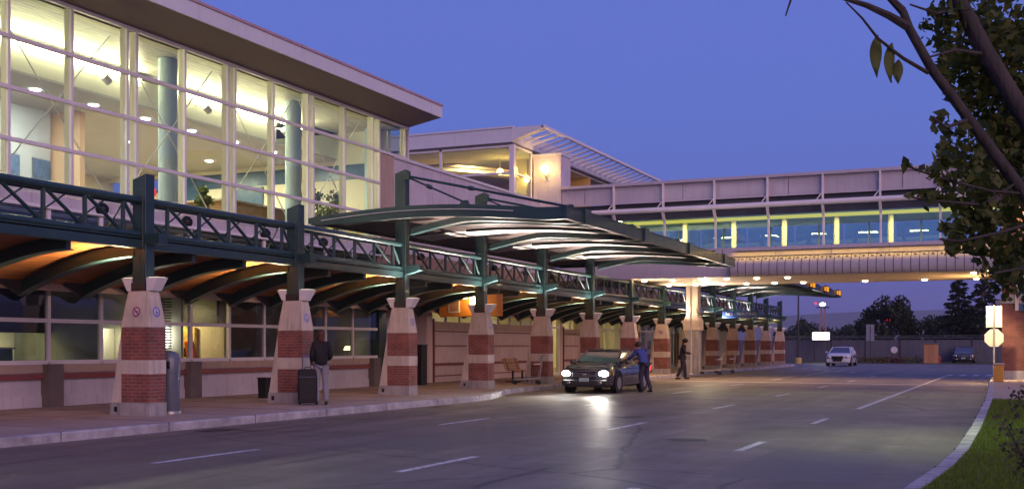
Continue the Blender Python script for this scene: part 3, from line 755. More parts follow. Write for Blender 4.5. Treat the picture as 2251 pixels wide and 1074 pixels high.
# rooms behind the windows
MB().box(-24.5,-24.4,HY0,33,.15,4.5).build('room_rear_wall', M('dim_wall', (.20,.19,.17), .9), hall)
MB().box(-24.4,FX-.25,HY0,33,.1,.15).build('room_floor', m_floor, hall)
MB().box(-24.4,FX-.25,HY0,33,4.42,4.5).build('room_ceiling', m_greyc, hall)
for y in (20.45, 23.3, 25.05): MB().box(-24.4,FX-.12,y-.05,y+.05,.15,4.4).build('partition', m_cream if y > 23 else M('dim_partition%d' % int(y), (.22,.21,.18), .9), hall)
MB().box(-21.9,-21.8,14.5,19.9,.15,2.0).build('low_screen', m_cream, hall); MB().box(-21.9,-21.8,21.6,23.2,.15,1.95).build('low_screen', m_cream, hall)
MB().box(-24.4,FX-.3,32.9,33.0,.15,4.5).build('room_end_wall', m_greyc, hall)
MB().box(-21.2,-21.1,13.0,20.35,1.80,4.4).build('room_shade_board', m_dark, hall)  # dark board added so the upper part of the room looks unlit
lamp('AREA', 'room_lamp', (-21.4, 18.4, 1.75), 150, (1,.92,.50), hall, (-21.9, 18.6, 1.2), .5, size_y=3.0)
lamp('AREA', 'room_lamp', (-21.4, 22.6, 2.1), 22, (1,.90,.60), hall, (-21.9, 22.3, .8), .5)
MB().box(-24.3,-19.75,24.86,24.97,2.10,4.4).build('room_shade_board', m_dark, hall)  # added dark board, keeps only the lower half of the office bright
lamp('AREA', 'room_lamp', (-20.9, 24.1, 2.4), 34, (1,.72,.30), hall, (-20.5, 25.0, 1.3), .35)
MB().box(-21.1,-20.5,24.85,24.96,.15,2.0).build('room_panel', M('ochre_panel', (.75,.52,.18), .8, 0, .5, 5), hall)
lampw = thing('hanging_lamp', 'bright hanging lamp with white shade behind the blinds right of the nearest column', 'lamp', (-19.95, 23.05, 1.4))
MB().lathe([(.05,0),(.10,.10),(.12,.30),(.10,.52),(.05,.62)], (-19.95,23.05,1.42), 16).build('shade', EM('lamp_shade_glow', (1,.93,.78), 6), lampw, smooth=50)
MB().tube([(-19.95,23.05,2.04),(-19.95,23.05,4.4)], .008, 6).build('cord', m_whitep, lampw)
bl = MB()
for k in range(28): bl.box(-19.72,-19.69,22.0,22.98,1.2+k*.07,1.2+k*.07+.035)
bl.build('window_blind', M('wood_slats', (.30,.24,.17), .6), hall)
def office_chair(loc, rz, m, label):
    t = thing('office_chair', label, 'chair')
    MB().box(-.24,.24,-.24,.24,.44,.54).build('seat', m, t, bevel=.03)
    MB().prism([(.20,.56),(.26,.56),(.38,1.12),(.33,1.14)], 'y', -.23, .23).build('backrest', m, t, bevel=.02)
    b = MB().tube([(0,0,.08),(0,0,.44)], .03, 8)
    for k in range(5): b.tube([(0,0,.1),(.26*math.cos(k*1.257),.26*math.sin(k*1.257),.04)], .022, 6)
    b.build('base', m_black, t)
    t.location = loc; t.rotation_euler.z = rz; return t
office_chair((-20.6, 16.5, .55), R(80), M('teal_fabric', (.10,.20,.22), .8), 'teal high-backed chair behind the leftmost ground floor window')
office_chair((-20.05, 24.55, .50), R(250), M('orange_fabric', (.75,.16,.02), .8), 'bright orange chair in the lit yellow office')
t = thing('desk', 'pale desk with papers behind the second ground floor window', 'desk', (-20.5, 19.3, .15))
MB().box(-20.9,-20.1,18.9,20.3,1.08,1.13).build('desktop', m_cream, t); MB().box(-20.85,-20.15,18.95,19.0,.15,1.08).box(-20.85,-20.15,20.2,20.25,.15,1.08).build('panel_leg', m_cream, t)
t = thing('desk', 'teal filing desk behind the leftmost ground floor window', 'desk', (-20.5, 17.6, .15))
MB().box(-21.0,-20.2,17.0,18.4,.15,1.42).build('cabinet', M('teal_laminate', (.12,.20,.19), .5), t); MB().box(-21.05,-20.15,16.95,18.45,1.421,1.46).build('desktop', m_greyc, t)
t = thing('computer_monitor', 'black computer monitor on the desk of the lit yellow office', 'monitor', (-20.5, 24.35, 1.1))
MB().box(-20.46,-20.26,24.36,24.42,1.2,1.45).build('screen', m_black, t); MB().tube([(-20.36,24.39,1.1),(-20.36,24.39,1.25)], .03, 6).build('stand', m_black, t)
t = thing('desk', 'low desk under the monitor in the lit yellow office', 'desk', (-20.5, 24.2, .15))
MB().box(-20.9,-20.0,23.5,24.95,1.05,1.1).build('desktop', m_wood, t); MB().box(-20.85,-20.8,23.5,24.95,.15,1.05).build('modesty_panel', m_wood, t)
t = thing('desk_lamp', 'small lit desk lamp in the dark window right of the traveller', 'lamp', (-20.3, 32.4, 1.13))
MB().lathe([(.07,0),(.02,.02),(.02,.26)], (-20.3,32.4,1.13), 12).build('stand', m_black, t); MB().lathe([(.16,.22),(.10,.36)], (-20.3,32.4,1.13), 16).build('shade', EM('desk_lamp_glow', (1,.75,.35), 4), t)

# ================================================================ WING beyond the hall
wing = thing('terminal_wing', 'long low terminal wing with lilac parapet wall and pink panelled lower wall', 'building', (FX, 60, 0))
MB().box(FX-.3,FX,34.0,47.2,4.75,7.98).build('parapet_wall', m_lilac, wing)
MB().box(FX-.36,FX+.06,34.02,47.2,7.981,8.08).build('coping', m_white, wing)
MB().box(-33,FX-.3,35.06,47,7.5,7.6).build('flat_roof', m_roof, wing)
MB().box(FX-.3,FX-.01,33.02,84,3.03,4.75).build('upper_wall', M('red_tan_wall', (.30,.19,.15), .85, 0, .12, 1), wing)
MB().box(FX-.3,FX+.02,47.2,84,4.751,5.0).build('parapet_wall', m_lilac, wing)
MB().box(-30,FX-.3,47.2,84,4.6,4.75).build('flat_roof', m_roof, wing)
# recess next to the hall
MB().box(FX-.28,FX+.04,33.02,33.5,.147,3.0).build('door_jamb', m_green, wing)
MB().box(FX-.6,FX-.5,33.5,36.4,.147,3.03).build('recess_wall', m_lilac, wing)
MB().box(FX-.5,FX+.03,36.4,36.62,.147,3.03).build('recess_return', m_siding, wing)
def siding(y0, y1, htop=2.40):
    MB().box(FX-.2,FX,y0,y1,.147,htop-.28).build('siding_panel', m_siding, wing)
    MB().box(FX-.2,FX+.03,y0,y1,htop-.279,htop).build('wall_cap', m_tan, wing)
    for z, h in ((2.02,.05),(1.47,.05),(.76,.10),(.36,.04)): MB().box(FX+.001,FX+.03+.04*(h>.09),y0,y1,z,z+h).build('trim_strip', m_redtrim, wing)
    MB().box(FX+.001,FX+.07,y0-.03,y0+.06,.147,htop+.1).build('edge_strip', m_redtrim, wing)
    MB().box(FX-.2,FX+.02,y0-.35,y0-.04,.147,3.03).build('wall_pier', m_siding, wing)
    f = MB(); 
    for k in range(int((y1-y0)/1.2)+1): f.box(FX-.12,FX-.04,y0+k*1.2-.03,y0+k*1.2+.03,htop,3.03)
    w_ = f.build('clerestory_window', m_whitep, wing)
    MB().add([(FX-.08,y0,htop),(FX-.08,y1,htop),(FX-.08,y1,3.03),(FX-.08,y0,3.03)], [(0,1,2,3)]).build('pane', m_glassd, w_)
siding(36.95, 41.2); siding(41.75, 46.6); siding(50.2, 52.6, 2.3); siding(59.2, 62.4, 2.3); siding(70.5, 74, 2.3)
MB().box(-26,-25.9,35,84,.15,4.6).build('inner_rear_wall', m_cream, wing)
MB().box(-25.9,FX-.3,35,84,.10,.15).build('inner_floor', m_floor, wing)
MB().box(-25.9,FX-.3,35,84,4.5,4.58).build('inner_ceiling', m_creamw, wing)
for y, e_ in ((40, 75), (45, 75), (49, 150), (55, 210), (65, 190), (68, 150), (78, 150)):
    lamp('AREA', 'ceiling_lamp', (-22.5, y, 4.45), e_, (1,.74,.30), wing, (-22.5, y, 0), 1.5)
def entrance(y0, y1, n, yellow=True):
    f = MB()
    for k in range(n+1):
        y = y0+(y1-y0)*k/n; f.box(FX-.1,FX,y-.05,y+.05,.147,3.03)
    f.box(FX-.1,FX-.01,y0,y1,2.3,2.4); f.box(FX-.1,FX-.01,y0,y1,.147,.25)
    w_ = f.build('entrance_door', m_metal if not yellow else m_whitep, wing)
    MB().add([(FX-.06,y0,.2),(FX-.06,y1,.2),(FX-.06,y1,3.03),(FX-.06,y0,3.03)], [(0,1,2,3)]).build('pane', m_glass, w_)
entrance(47.0, 49.8, 3); entrance(52.8, 58.9, 5); entrance(62.6, 70.2, 6); entrance(74.2, 84, 7)
for y in (47.6, 52.65, 59.0, 74.1): MB().box(FX-.3,FX+.25,y-.2,y+.2,.147,3.02).build('wall_pier', m_lilac if y > 58 else m_siding, wing)
MB().box(FX-.3,-18.9,83.6,84,.147,4.6).build('end_wall', m_lilac, wing)
# white sloped buttresses near the far end
for k, y in enumerate((70.4, 75.5, 80.6)):
    MB().prism([(-19.3,.147),(-18.0,.147),(-18.3,2.7),(-19.3,2.7)], 'y', y-.3, y+.3).build('buttress', m_lilac, wing)

# ================================================================ UPPER LOUNGE behind the wing
lo = thing('upper_lounge', 'lit upper lounge with a flat white fascia and glazed corner above the wing', 'building', (-22, 46, 7.5))
LY, LX = 45.0, -19.85
MB().box(-34,LX+.05,LY-.05,62,10.28,10.34).box(-34,LX-.2,LY+.2,62,10.34,10.98).build('roof', m_roof, lo)
f = MB()
for k in range(5): f.box(-34+2.85*k+.01,-34+2.85*(k+1)-.01,LY-.12,LY-.02,10.36,10.96)
f.box(-34,LX+.06,LY-.10,LY-.03,10.35,10.97); f.box(-34,LX+.1,LY-.16,LY+.1,10.971,11.05); f.box(LX-.05,LX+.06,LY-.02,62,10.36,10.96)
f.build('fascia', m_white, lo)
f = MB()
for x in (-33.9,-30,-26.3,-23.35,LX): f.box(x-.06,x+.06,LY,LY+.1,7.6,10.28)
f.box(LX-.12,LX+.10,LY-.02,LY+.2,7.6,10.279); f.box(-34,LX-.13,LY,LY+.09,10.18,10.277); f.box(-34,LX-.13,LY,LY+.09,9.0,9.09)
f.box(LX-.05,LX+.05,47.05,47.15,7.6,10.27); f.box(LX-.05,LX+.05,LY+.2,47.05,9.0,9.09); f.box(LX-.05,LX+.05,LY+.2,47.05,10.18,10.27)
f.build('window_frame', m_whitep, lo)
xs = [-33.9,-30,-26.3,-23.35,LX]
for a_, b_ in zip(xs[:-1], xs[1:]):
    MB().add([(a_+.06,LY+.05,7.6),(b_-.06,LY+.05,7.6),(b_-.06,LY+.05,10.2),(a_+.06,LY+.05,10.2)], [(0,1,2,3)]).build('pane', m_glass, lo)
MB().add([(LX,LY+.2,7.6),(LX,47.05,7.6),(LX,47.05,10.2),(LX,LY+.2,10.2)], [(0,1,2,3)]).build('pane', m_glass, lo)
MB().box(-34,LX-.1,LY+.3,61.9,10.2,10.27).build('ceiling', m_creamw, lo)
MB().box(-34,LX-.1,LY+.2,61.9,7.5,7.6).build('floor', m_floor, lo)
MB().box(-34,-19.9,55,55.2,7.6,10.2).build('rear_wall', M('ochre_wall', (.62,.40,.14), .8, 0, .1, .6), lo)
# curved ceiling vault and wood wall inside
arc = [(-33+1.0*k, 9.25+.75*math.sin(PI*(k+1)/13.5)) for k in range(13)]
MB().strip([(x, z+.18) for x, z in arc], arc, 'y', 48.2, 49.4).build('curved_bulkhead', m_creamw, lo, smooth=40)
MB().strip([(x, z+.30) for x, z in arc], [(x, z+.19) for x, z in arc], 'y', 48.1, 48.25).build('curved_trim', m_tan, lo, smooth=40)
MB().strip([(-30+.5*k, 8.62+.24*math.sin(k*.4)) for k in range(20)], [(-30+.5*k, 7.6) for k in range(20)], 'y', 50.6, 50.8).build('wood_wall', M('honey_wood', (.50,.24,.05), .5, 0, .2, 1, stretch=(1,1,8)), lo, smooth=40)
MB().box(-21.2,-20.6,48.4,48.9,7.6,10.2).build('inner_pier', m_cream, lo)
for x in (-23.5,-28): lamp('AREA', 'ceiling_lamp', (x, 47.4, 10.15), 190, (1,.74,.34), lo, (x, 48, 0), 1.2)
for (x, y, z) in ((-21.6,47.6,9.55),(-20.55,48.3,9.25)):
    t = thing('sconce', 'glowing round sconce inside the lounge, %s' % ('left one beneath the ceiling' if x < -21 else 'right one by the glazed corner'), 'lamp', (x, y, z), 'sconces inside the lounge')
    MB().ball((x,y,z), .15).build('globe', e_sodium, t, smooth=60); MB().tube([(x,y,z+.15),(x,y,10.2)], .02, 6).build('rod', m_metal, t)
# pier with wall lamp
MB().box(-19.75,-18.42,47.2,48.4,5.1,10.05).build('pier', m_lilac, lo)
MB().box(-19.80,-18.37,47.15,48.45,10.051,10.15).build('pier_cap', m_white, lo)
wlp = thing('wall_lamp', 'glowing yellow wall lamp in a wire cage on the pale pier by the lounge', 'lamp', (-19.1, 47.2, 9.3))
MB().ball((-19.1,46.98,9.42), (.17,.17,.22)).build('globe', e_sodium, wlp, smooth=60)
cg = MB().box(-19.2,-19.0,47.12,47.19,9.2,9.6)
for k in range(6):
    a_ = PI*k/6*2; cg.tube([(-19.1+.24*math.cos(a_)*math.sin(b_), 46.98+.24*math.sin(a_)*math.sin(b_), 9.42+.30*math.cos(b_)) for b_ in np.linspace(.2, PI-.2, 9)], .010, 5)
cg.tube([(-19.1,47.15,9.1),(-19.1,46.98,9.1)], .03, 6); cg.build('cage', m_metal, wlp)
lamp('POINT', 'wall_lamp_light', (-19.1,46.72,9.42), 70, (1,.60,.18), wlp, size=.12)
# brise-soleil
br = thing('sun_louvre', 'white slatted sun louvre projecting from the lounge roof above the pier', 'louvre', (-19, 53, 10.3))
MB().prism([(LX+.06,10.42),(-18.35,10.86),(-18.35,10.98),(LX+.06,10.98)], 'y', LY-.1, LY+.1).build('end_bracket', m_white, br)
MB().box(-18.42,-18.30,LY-.1,66,10.88,11.0).build('edge_rail', m_whitep, br)
for k in range(25):
    y = LY+.45+.82*k
    MB().prism([(LX+.06,10.55),(-18.42,10.90),(-18.42,10.955),(LX+.06,10.66)], 'y', y, y+.13).build('slat', m_whitep, br)
MB().box(LX-.1,LX+.02,62,66,7.6,10.9).build('end_post', m_white, br)

# ================================================================ SKYBRIDGE
BY, BD, BX0, BX1 = 47.2, 6.6, -18.4, -.30
sb = thing('skybridge', 'enclosed glass skybridge crossing the street from the terminal to the brick tower', 'bridge', (-8, 50, 4.4))
def Zb(z): return CZ + (z-CZ)*1.015
MB().box(BX0,BX1,BY-.05,BY+BD,Zb(8.36),Zb(8.50)).build('roof', m_bridge, sb)
MB().box(BX0,BX1,BY-.10,BY-.03,Zb(8.37),Zb(8.47)).box(BX0,BX1,BY+.06,BY+.14,Zb(7.65),Zb(8.36)).box(BX0,BX1,BY-.01,BY+.05,Zb(7.60),Zb(7.66)).build('parapet_panel', m_bridge, sb)
MB().box(BX0,BX1,BY+BD-.14,BY+BD,Zb(7.2),Zb(8.36)).build('parapet_panel', m_bridge, sb)
MB().box(BX0,BX1,BY+.30,BY+.36,Zb(6.90),Zb(7.62)).build('dark_band', M('band_dark', (.07,.07,.10), .4), sb)
MB().tube([(BX0+.6,BY-.18,Zb(7.26)),(BX1,BY-.18,Zb(7.26))], .11, 12).build('gutter_beam', m_whitep, sb, smooth=40)
PX = [-15.9+2.235*k for k in range(7)]
for x in PX:
    MB().box(x-.035,x+.035,BY-.14,BY+.04,Zb(7.30),Zb(8.38)).build('parapet_post', m_whitep, sb)
    MB().tube([(x-.30,BY-.16,Zb(7.28)),(x-.04,BY-.10,Zb(7.62))], .025, 6).build('strut', m_whitep, sb)
    MB().prism([(BY-.2,Zb(7.16)),(BY+.10,Zb(6.72)),(BY+.10,Zb(6.92)),(BY-.02,Zb(7.16))], 'x', x-.05, x+.05).build('bracket', m_whitep, sb)
    MB().box(x-.035,x+.035,BY+.08,BY+.20,Zb(5.56),Zb(6.92)).build('window_post', m_whitep, sb)
for i in range(len(PX)-1):
    MB().add([(PX[i]+.05,BY+.14,Zb(5.57)),(PX[i+1]-.05,BY+.14,Zb(5.57)),(PX[i+1]-.05,BY+.14,Zb(6.90)),(PX[i]+.05,BY+.14,Zb(6.90))], [(0,1,2,3)]).build('pane', m_glassb, sb)
    MB().add([(PX[i]+.05,BY+BD-.1,Zb(5.57)),(PX[i+1]-.05,BY+BD-.1,Zb(5.57)),(PX[i+1]-.05,BY+BD-.1,Zb(7.0)),(PX[i]+.05,BY+BD-.1,Zb(7.0))], [(0,1,2,3)]).build('rear_pane', m_glassb, sb)
    MB().box(PX[i]+1.1-.04,PX[i]+1.1+.04,BY+BD-.16,BY+BD-.02,Zb(5.4),Zb(7.2)).build('rear_post', m_whitep, sb)
    MB().lathe([(.12,Zb(5.3)),(.12,Zb(7.1))], (PX[i]+.10, BY+3.2, 0), 14).build('inner_column', m_cream, sb, smooth=40)
MB().add([(BX0,BY+.14,Zb(5.57)),(PX[0]-.05,BY+.14,Zb(5.57)),(PX[0]-.05,BY+.14,Zb(6.90)),(BX0,BY+.14,Zb(6.90))], [(0,1,2,3)]).build('pane', m_glassb, sb)
MB().add([(PX[-1]+.05,BY+.14,Zb(5.57)),(BX1,BY+.14,Zb(5.57)),(BX1,BY+.14,Zb(6.90)),(PX[-1]+.05,BY+.14,Zb(6.90))], [(0,1,2,3)]).build('pane', m_glassb, sb)
MB().box(BX0,BX1,BY+.4,BY+BD-.2,Zb(7.02),Zb(7.08)).build('ceiling', m_creamw, sb)
MB().box(BX0,BX1,BY+.22,BY+BD-.2,Zb(5.20),Zb(5.28)).build('floor', m_bluegl, sb)
MB().box(BX0+1,BX1,BY+.42,BY+.50,Zb(6.72),Zb(6.86)).build('strip_light', e_yel, sb)
for x in np.arange(-16, 1, 2.4): lamp('AREA', 'ceiling_lamp', (x, BY+2.2, Zb(7.0)), 110, (1,.74,.30), sb, (x, BY+2.2, 0), .8)
MB().box(BX0,BX1,BY-.02,BY+.20,Zb(5.18),Zb(5.56)).build('sill_panel', m_bridge, sb)
MB().box(BX0,BX1,BY+BD-.2,BY+BD-.01,Zb(4.55),Zb(5.56)).build('sill_panel', m_bridge, sb)
# perforated light trough below the sill
tx0 = -10.7
tp = [(BY+.10,5.17),(BY+.02,5.15),(BY-.12,5.09),(BY-.24,5.0),(BY-.33,4.88),(BY-.38,4.74),(BY-.38,4.60),(BY-.34,4.46),(BY-.26,4.36)]
outer = [(y, Zb(z)) for y, z in tp]; inner = [(y+.06, Zb(z)-.02) for y, z in tp]
MB().strip(outer, inner, 'x', tx0, BX1).build('light_trough', M('trough_metal', (.36,.34,.38), .5, 0, .05), sb, smooth=50)
MB().add([(tx0, y, z) for y, z in outer] + [(tx0, BY+.3, Zb(4.36)), (tx0, BY+.3, Zb(5.17))], [tuple(range(11))]).build('trough_end', m_bridge, sb)
rb_ = MB(); hol = MB()
for k in range(int((BX1-tx0)/.325)):
    x = tx0 + .325*k
    rb_.strip([(y-.006, z+.004) for y, z in outer], outer, 'x', x-.012, x+.012)
    hol.disc((x+.16, BY-.185, Zb(5.045)+.012), .058, (0,-.62,.78), 10)
rb_.build('trough_seam', m_dark, sb); hol.build('trough_hole', m_black, sb)
# ledge lamp over the trough
MB().box(BX0+7.9,BX1,BY-.24,BY-.025,Zb(5.40),Zb(5.44)).build('lamp_ledge', m_bridge, sb)
for x in np.arange(tx0+1, 1.3, 2.0): lamp('AREA', 'trough_lamp', (x, BY-.17, Zb(5.38)), 8, (1,.60,.10), sb, (x, BY-.22, Zb(4.9)), 1.9, size_y=.05)
# underside
MB().box(BX0,BX1,BY+.02,BY+BD-.22,Zb(4.36),Zb(4.55)).build('underside', M('tan_soffit', (.52,.42,.31), .6, 0, .06, .6), sb)
MB().box(BX0,tx0-.01,BY-.04,BY+.02,Zb(4.36),Zb(5.17)).build('end_skirt', m_bridge, sb)
for x in np.arange(-9.6, 1, 1.95):
    MB().prism([(BY-.30,Zb(4.40)),(BY+.02,Zb(4.36)-.001),(BY+.02,Zb(4.40))], 'x', x-.2, x+.2).build('drain_scupper', m_tan, sb)
# panel joints
pj = MB()
for x in np.arange(BX0+1.1, BX1, 4.47): pj.box(x-.008,x+.008,BY+.052,BY+.058,Zb(7.67),Zb(8.34))
for x in np.arange(BX0+.6, BX1, 2.235): pj.box(x-.008,x+.008,BY-.026,BY-.021,Zb(5.19),Zb(5.55))
pj.build('joint_line', m_dark, sb)
spots = []
for x in (-14.9,-13.6,-12.3,-11.2,-9.9,-8.6,-5.9,-3.4,-1.3):
    for y in ((BY+1.2, BY+5.2) if x < -8 or x > -2 else (BY+5.2,)):
        MB().lathe([(.06,Zb(4.36)-.06),(.11,Zb(4.36)-.045),(.12,Zb(4.36))], (x,y,0), 14).build('downlight', e_brd, sb)
        lamp('SPOT', 'downlight_lamp', (x, y, Zb(4.36)-.08), 150, (1,.58,.30), sb, (x, y-.3, 0), .08, 140, .8)
# bridge pier
bp = thing('bridge_pier', 'pale square pier with a widened head holding up the skybridge beside the ninth column', 'pier', (-14.0, 53.1, PZ))
pc = at(1526, 818, PZ)
bx, by = -13.95, 53.3
MB().box(bx-.28,bx+.28,by-.28,by+.28,2.95,Zb(4.36)-.002).build('shaft', m_conc, bp)
MB().prism([(bx-.28,2.951),(bx+.28,2.951),(bx+.42,2.7),(bx+.42,2.25),(bx-.42,2.25),(bx-.42,2.7)], 'y', by-.30, by+.30).build('head', m_conc, bp)
MB().box(bx-.32,bx+.32,by-.29,by+.29,PZ,2.249).build('lower_shaft', m_concd, bp)
MB().box(bx+.281,bx+.42,by-.5,by+.1,3.1,3.28).box(bx+.30,bx+.40,by-.45,by+.05,3.281,3.30).build('floodlight_or_added_fitting', m_metal, bp)  # fitting and spot added to brighten the bridge underside
lamp('SPOT', 'added_underside_lamp', (bx+.62, by-.5, 3.38), 420, (1,.78,.52), bp, (bx+3.6, by-2.6, Zb(4.36)), .08, 150, .9)

# ================================================================ BRICK TOWER on the right
bt = thing('brick_tower', 'dark red brick tower with a stone belt at the right end of the skybridge', 'tower', (1.5, 49, PZ))
TX = -.28
MB().box(TX,7,49.5,58,.50,3.2).box(TX,7,49.5,58,3.55,12).build('brick_wall', m_brickt, bt)
MB().box(TX-.26,TX-.051,50.6,51.0,3.22,3.36).box(TX-.22,TX-.08,50.65,50.95,3.361,3.375).build('floodlight_or_added_fitting', m_metal, bt)  # added fitting, its spot brightens the underside from the tower end
lamp('SPOT', 'added_underside_lamp', (TX-.32, 50.8, 3.45), 620, (1,.62,.26), bt, (TX-5.5, 50.2, Zb(4.36)), .08, 150, .9)
MB().box(TX-.04,7,49.45,58,3.201,3.549).build('belt_course', m_concd, bt)
MB().box(TX-.05,7,49.44,58,.147,.499).build('plinth', m_concd, bt)
arcp = [(.95+.62*math.cos(a_), 3.75+.62*math.sin(a_)) for a_ in np.linspace(PI, 0, 13)]
MB().strip([(x+(x-.95)*.18, z+(z-3.75)*.18) for x, z in arcp], arcp, 'y', 49.40, 49.499).build('window_arch', m_conc, bt)
MB().prism(arcp + [(1.57,2.9),(.33,2.9)], 'y', 49.46, 49.497).build('arched_window', m_bluegl, bt)
MB().box(.20,.33,49.4,49.499,2.9,3.75).build('window_jamb', m_conc, bt)
MB().box(.75,1.9,49.2,49.44,.9,2.4).build('notice_board', m_navy, bt)

# ================================================================ STREET FURNITURE
def bin_domed(p):
    t = thing('litter_bin', 'grey litter bin with a rounded hood beside the nearest brick column', 'bin', p)
    x, y, z = p
    MB().lathe([(.16,0),(.18,.04),(.19,.80),(.175,.81)], p, 24).build('barrel', m_bin, t, smooth=40)
    MB().lathe([(.20,.80),(.205,.83),(.203,1.06),(.17,1.17),(.10,1.23),(.01,1.25)], p, 24).build('hood', m_bin, t, smooth=50)
    MB().obox((x+.06,y-.203,z+.97), (.18,.04,.14)).build('flap', m_black, t)
    MB().lathe([(.215,0),(.215,.05),(.16,.06)], p, 24).build('foot_ring', m_metal, t, smooth=40)
bin_domed(at(374, 908, PZ))
def bin_square(p, label, h=.52, wd=.30):
    t = thing('ash_bin', label, 'bin', p, 'small dark bins along the terminal wall'); x, y, z = p
    MB().prism([(x-wd*.42,z),(x+wd*.42,z),(x+wd*.5,z+h),(x-wd*.5,z+h)], 'y', y-wd*.45, y+wd*.45).build('box', m_black, t, bevel=.01)
    MB().box(x-wd*.54,x+wd*.54,y-wd*.5,y+wd*.5,z+h+.001,z+h+.035).build('rim', m_dark, t, bevel=.006)
    MB().disc((x,y,z+h+.037), wd*.3, (0,0,1), 16, wd*.2).build('ash_ring', m_metal, t)
bin_square(at(56, 893, PZ), 'small dark square bin by the wall at the far left')
bin_square(at(582, 874, PZ), 'small dark square bin just left of the second brick column', .50, .28)
p = at(921, 845, PZ); t = thing('dark_cabinet', 'tall dark cabinet standing in the lilac recess behind the third column', 'cabinet', p)
MB().box(p.x-.22,p.x+.22,p.y-.2,p.y+.2,PZ,PZ+1.36).build('body', m_black, t, bevel=.015); MB().box(p.x-.24,p.x+.24,p.y-.22,p.y+.22,PZ+1.361,PZ+1.40).build('lid', m_dark, t)
MB().box(p.x-.15,p.x+.15,p.y-.206,p.y-.201,PZ+.75,PZ+1.2).build('door', m_dark, t)
def bench(p, L, label):
    t = thing('bench', label, 'bench', p, 'wooden slat benches on the pavement'); x, y, z = p
    s_ = MB()
    for k in range(5): s_.box(x-.05+.10*k,x+.03+.10*k,y-L/2,y+L/2,z+.42,z+.455)
    s_.build('seat', m_wood, t)
    b = MB()
    for k in range(5):
        zz = z+.50+.085*k; xx = x-.08-.03*k; b.obox((xx,y,zz),(.03,L,.07))
    b.build('backrest', m_wood, t)
    for s2 in (-1,1):
        l = MB().box(x+.10,x+.16,y+s2*L*.33-.03,y+s2*L*.33+.03,z,z+.42).box(x-.15,x+.42,y+s2*L*.33-.04,y+s2*L*.33+.04,z,z+.03)
        l.tube([(x-.02,y+s2*L*.33,z+.40),(x-.22,y+s2*L*.33,z+.90)], .02, 6); l.build('leg', m_dark, t)
bench(at(1131, 838, PZ), 1.35, 'wooden slat bench between the fourth and fifth brick columns')
bench(at(601, 860, PZ)+Vector((-1.6,.3,0)), 1.5, 'wooden slat bench mostly hidden behind the second brick column')
m_trol = M('trolley_steel', (.22,.21,.21), .4, .3, .1)
def trolley(p, rz, label):
    t = thing('luggage_trolley', label, 'trolley', (0,0,0), 'luggage trolleys')
    f = MB()
    for s_ in (-.26,.26):
        f.tube([(s_,-.45,.16),(s_,.45,.20),(s_,.55,.95),(s_,.62,1.02)], .024, 6)
    f.tube([(-.26,.62,1.02),(.26,.62,1.02)], .02, 8)
    for y in (-.4,-.15,.1,.35): f.tube([(-.26,y,.18),(.26,y,.18)], .012, 6)
    f.build('frame', m_trol, t, smooth=40)
    MB().tube([(-.26,.53,.72),(-.26,.28,.70),(.26,.28,.70),(.26,.53,.72)], .012, 6).tube([(-.26,.42,.72),(.26,.42,.72)], .01, 6).build('basket', m_metal, t)
    MB().box(-.22,.22,.50,.515,.42,.66).build('panel', m_wood, t)
    for x, y in ((-.26,-.4),(.26,-.4),(-.2,.42),(.2,.42)):
        w_ = MB(); w_.tube([(x-.02,y,.075),(x+.02,y,.075)], .075, 12); w_.build('wheel', m_rub, t)
    t.location = p; t.rotation_euler.z = rz; return t
trolley(at(1158, 843, PZ)+Vector((.12,-.35,0)), R(-62), 'luggage trolley parked against the fifth brick column')
trolley(at(1562, 822, PZ), R(-70), 'luggage trolley near the pale bridge pier, left of another trolley')
trolley(at(1592, 819, PZ), R(-70), 'luggage trolley right of another trolley, near the eleventh brick column')
# hanging orange box
t = thing('hanging_sign', 'orange hanging box with a framed pale panel and a lit lamp behind the fourth column', 'sign', (-16.9, 34.6, 2.5))
MB().box(-17.95,-15.75,34.5,34.95,2.50,3.26).build('box', m_kiosk, t, bevel=.01)
MB().box(-17.58,-17.16,34.47,34.499,2.63,3.14).build('frame', m_whitep, t); MB().box(-17.54,-17.20,34.464,34.469,2.67,3.10).build('panel', M('brown_panel', (.35,.17,.12), .6), t)
MB().box(-16.70,-16.42,34.30,34.46,2.86,3.20).build('lamp', EM('sign_lamp_glow', (1,.80,.42), 14), t, bevel=.03)
lamp('POINT', 'sign_lamp_light', (-16.75,34.12,3.05), 26, (1,.68,.22), t, size=.08)
for x in (-17.5,-16.2): MB().tube([(x,34.7,3.26),(x,34.7,3.46)], .02, 6).build('hanger', m_dark, t)
# NO WAITING sign
p0 = atd(1577, 688, 63.5); sy = 63.0
t = thing('overhead_sign', 'blue NO WAITING sign hung between two far posts under the canopy edge', 'sign', (-13.75, sy, 3.2))
MB().box(-14.8,-12.7,sy-.06,sy+.06,3.08,3.46).build('board', M('sign_blue', (.03,.08,.26), .4, 0, .08), t, bevel=.008)
cu = bpy.data.curves.new('lettering', 'FONT'); cu.body = 'NO   WAITING'; cu.size = .26; cu.align_x = 'CENTER'; cu.align_y = 'CENTER'; cu.extrude = .002
to = bpy.data.objects.new('lettering_src', cu); COL.objects.link(to)
bpy.context.view_layer.update()
me = bpy.data.meshes.new_from_object(to.evaluated_get(bpy.context.evaluated_depsgraph_get())); bpy.data.objects.remove(to)
lt = bpy.data.objects.new('lettering', me); COL.objects.link(lt); lt.parent = t
lt.location = (0, -.066, .07); lt.rotation_euler = (R(90), 0, 0); me.materials.clear(); me.materials.append(m_whitep)
for x in (-14.6,-12.9): MB().tube([(x,sy,3.46),(x,sy,4.78)], .02, 6).build('hanger', m_dark, t)
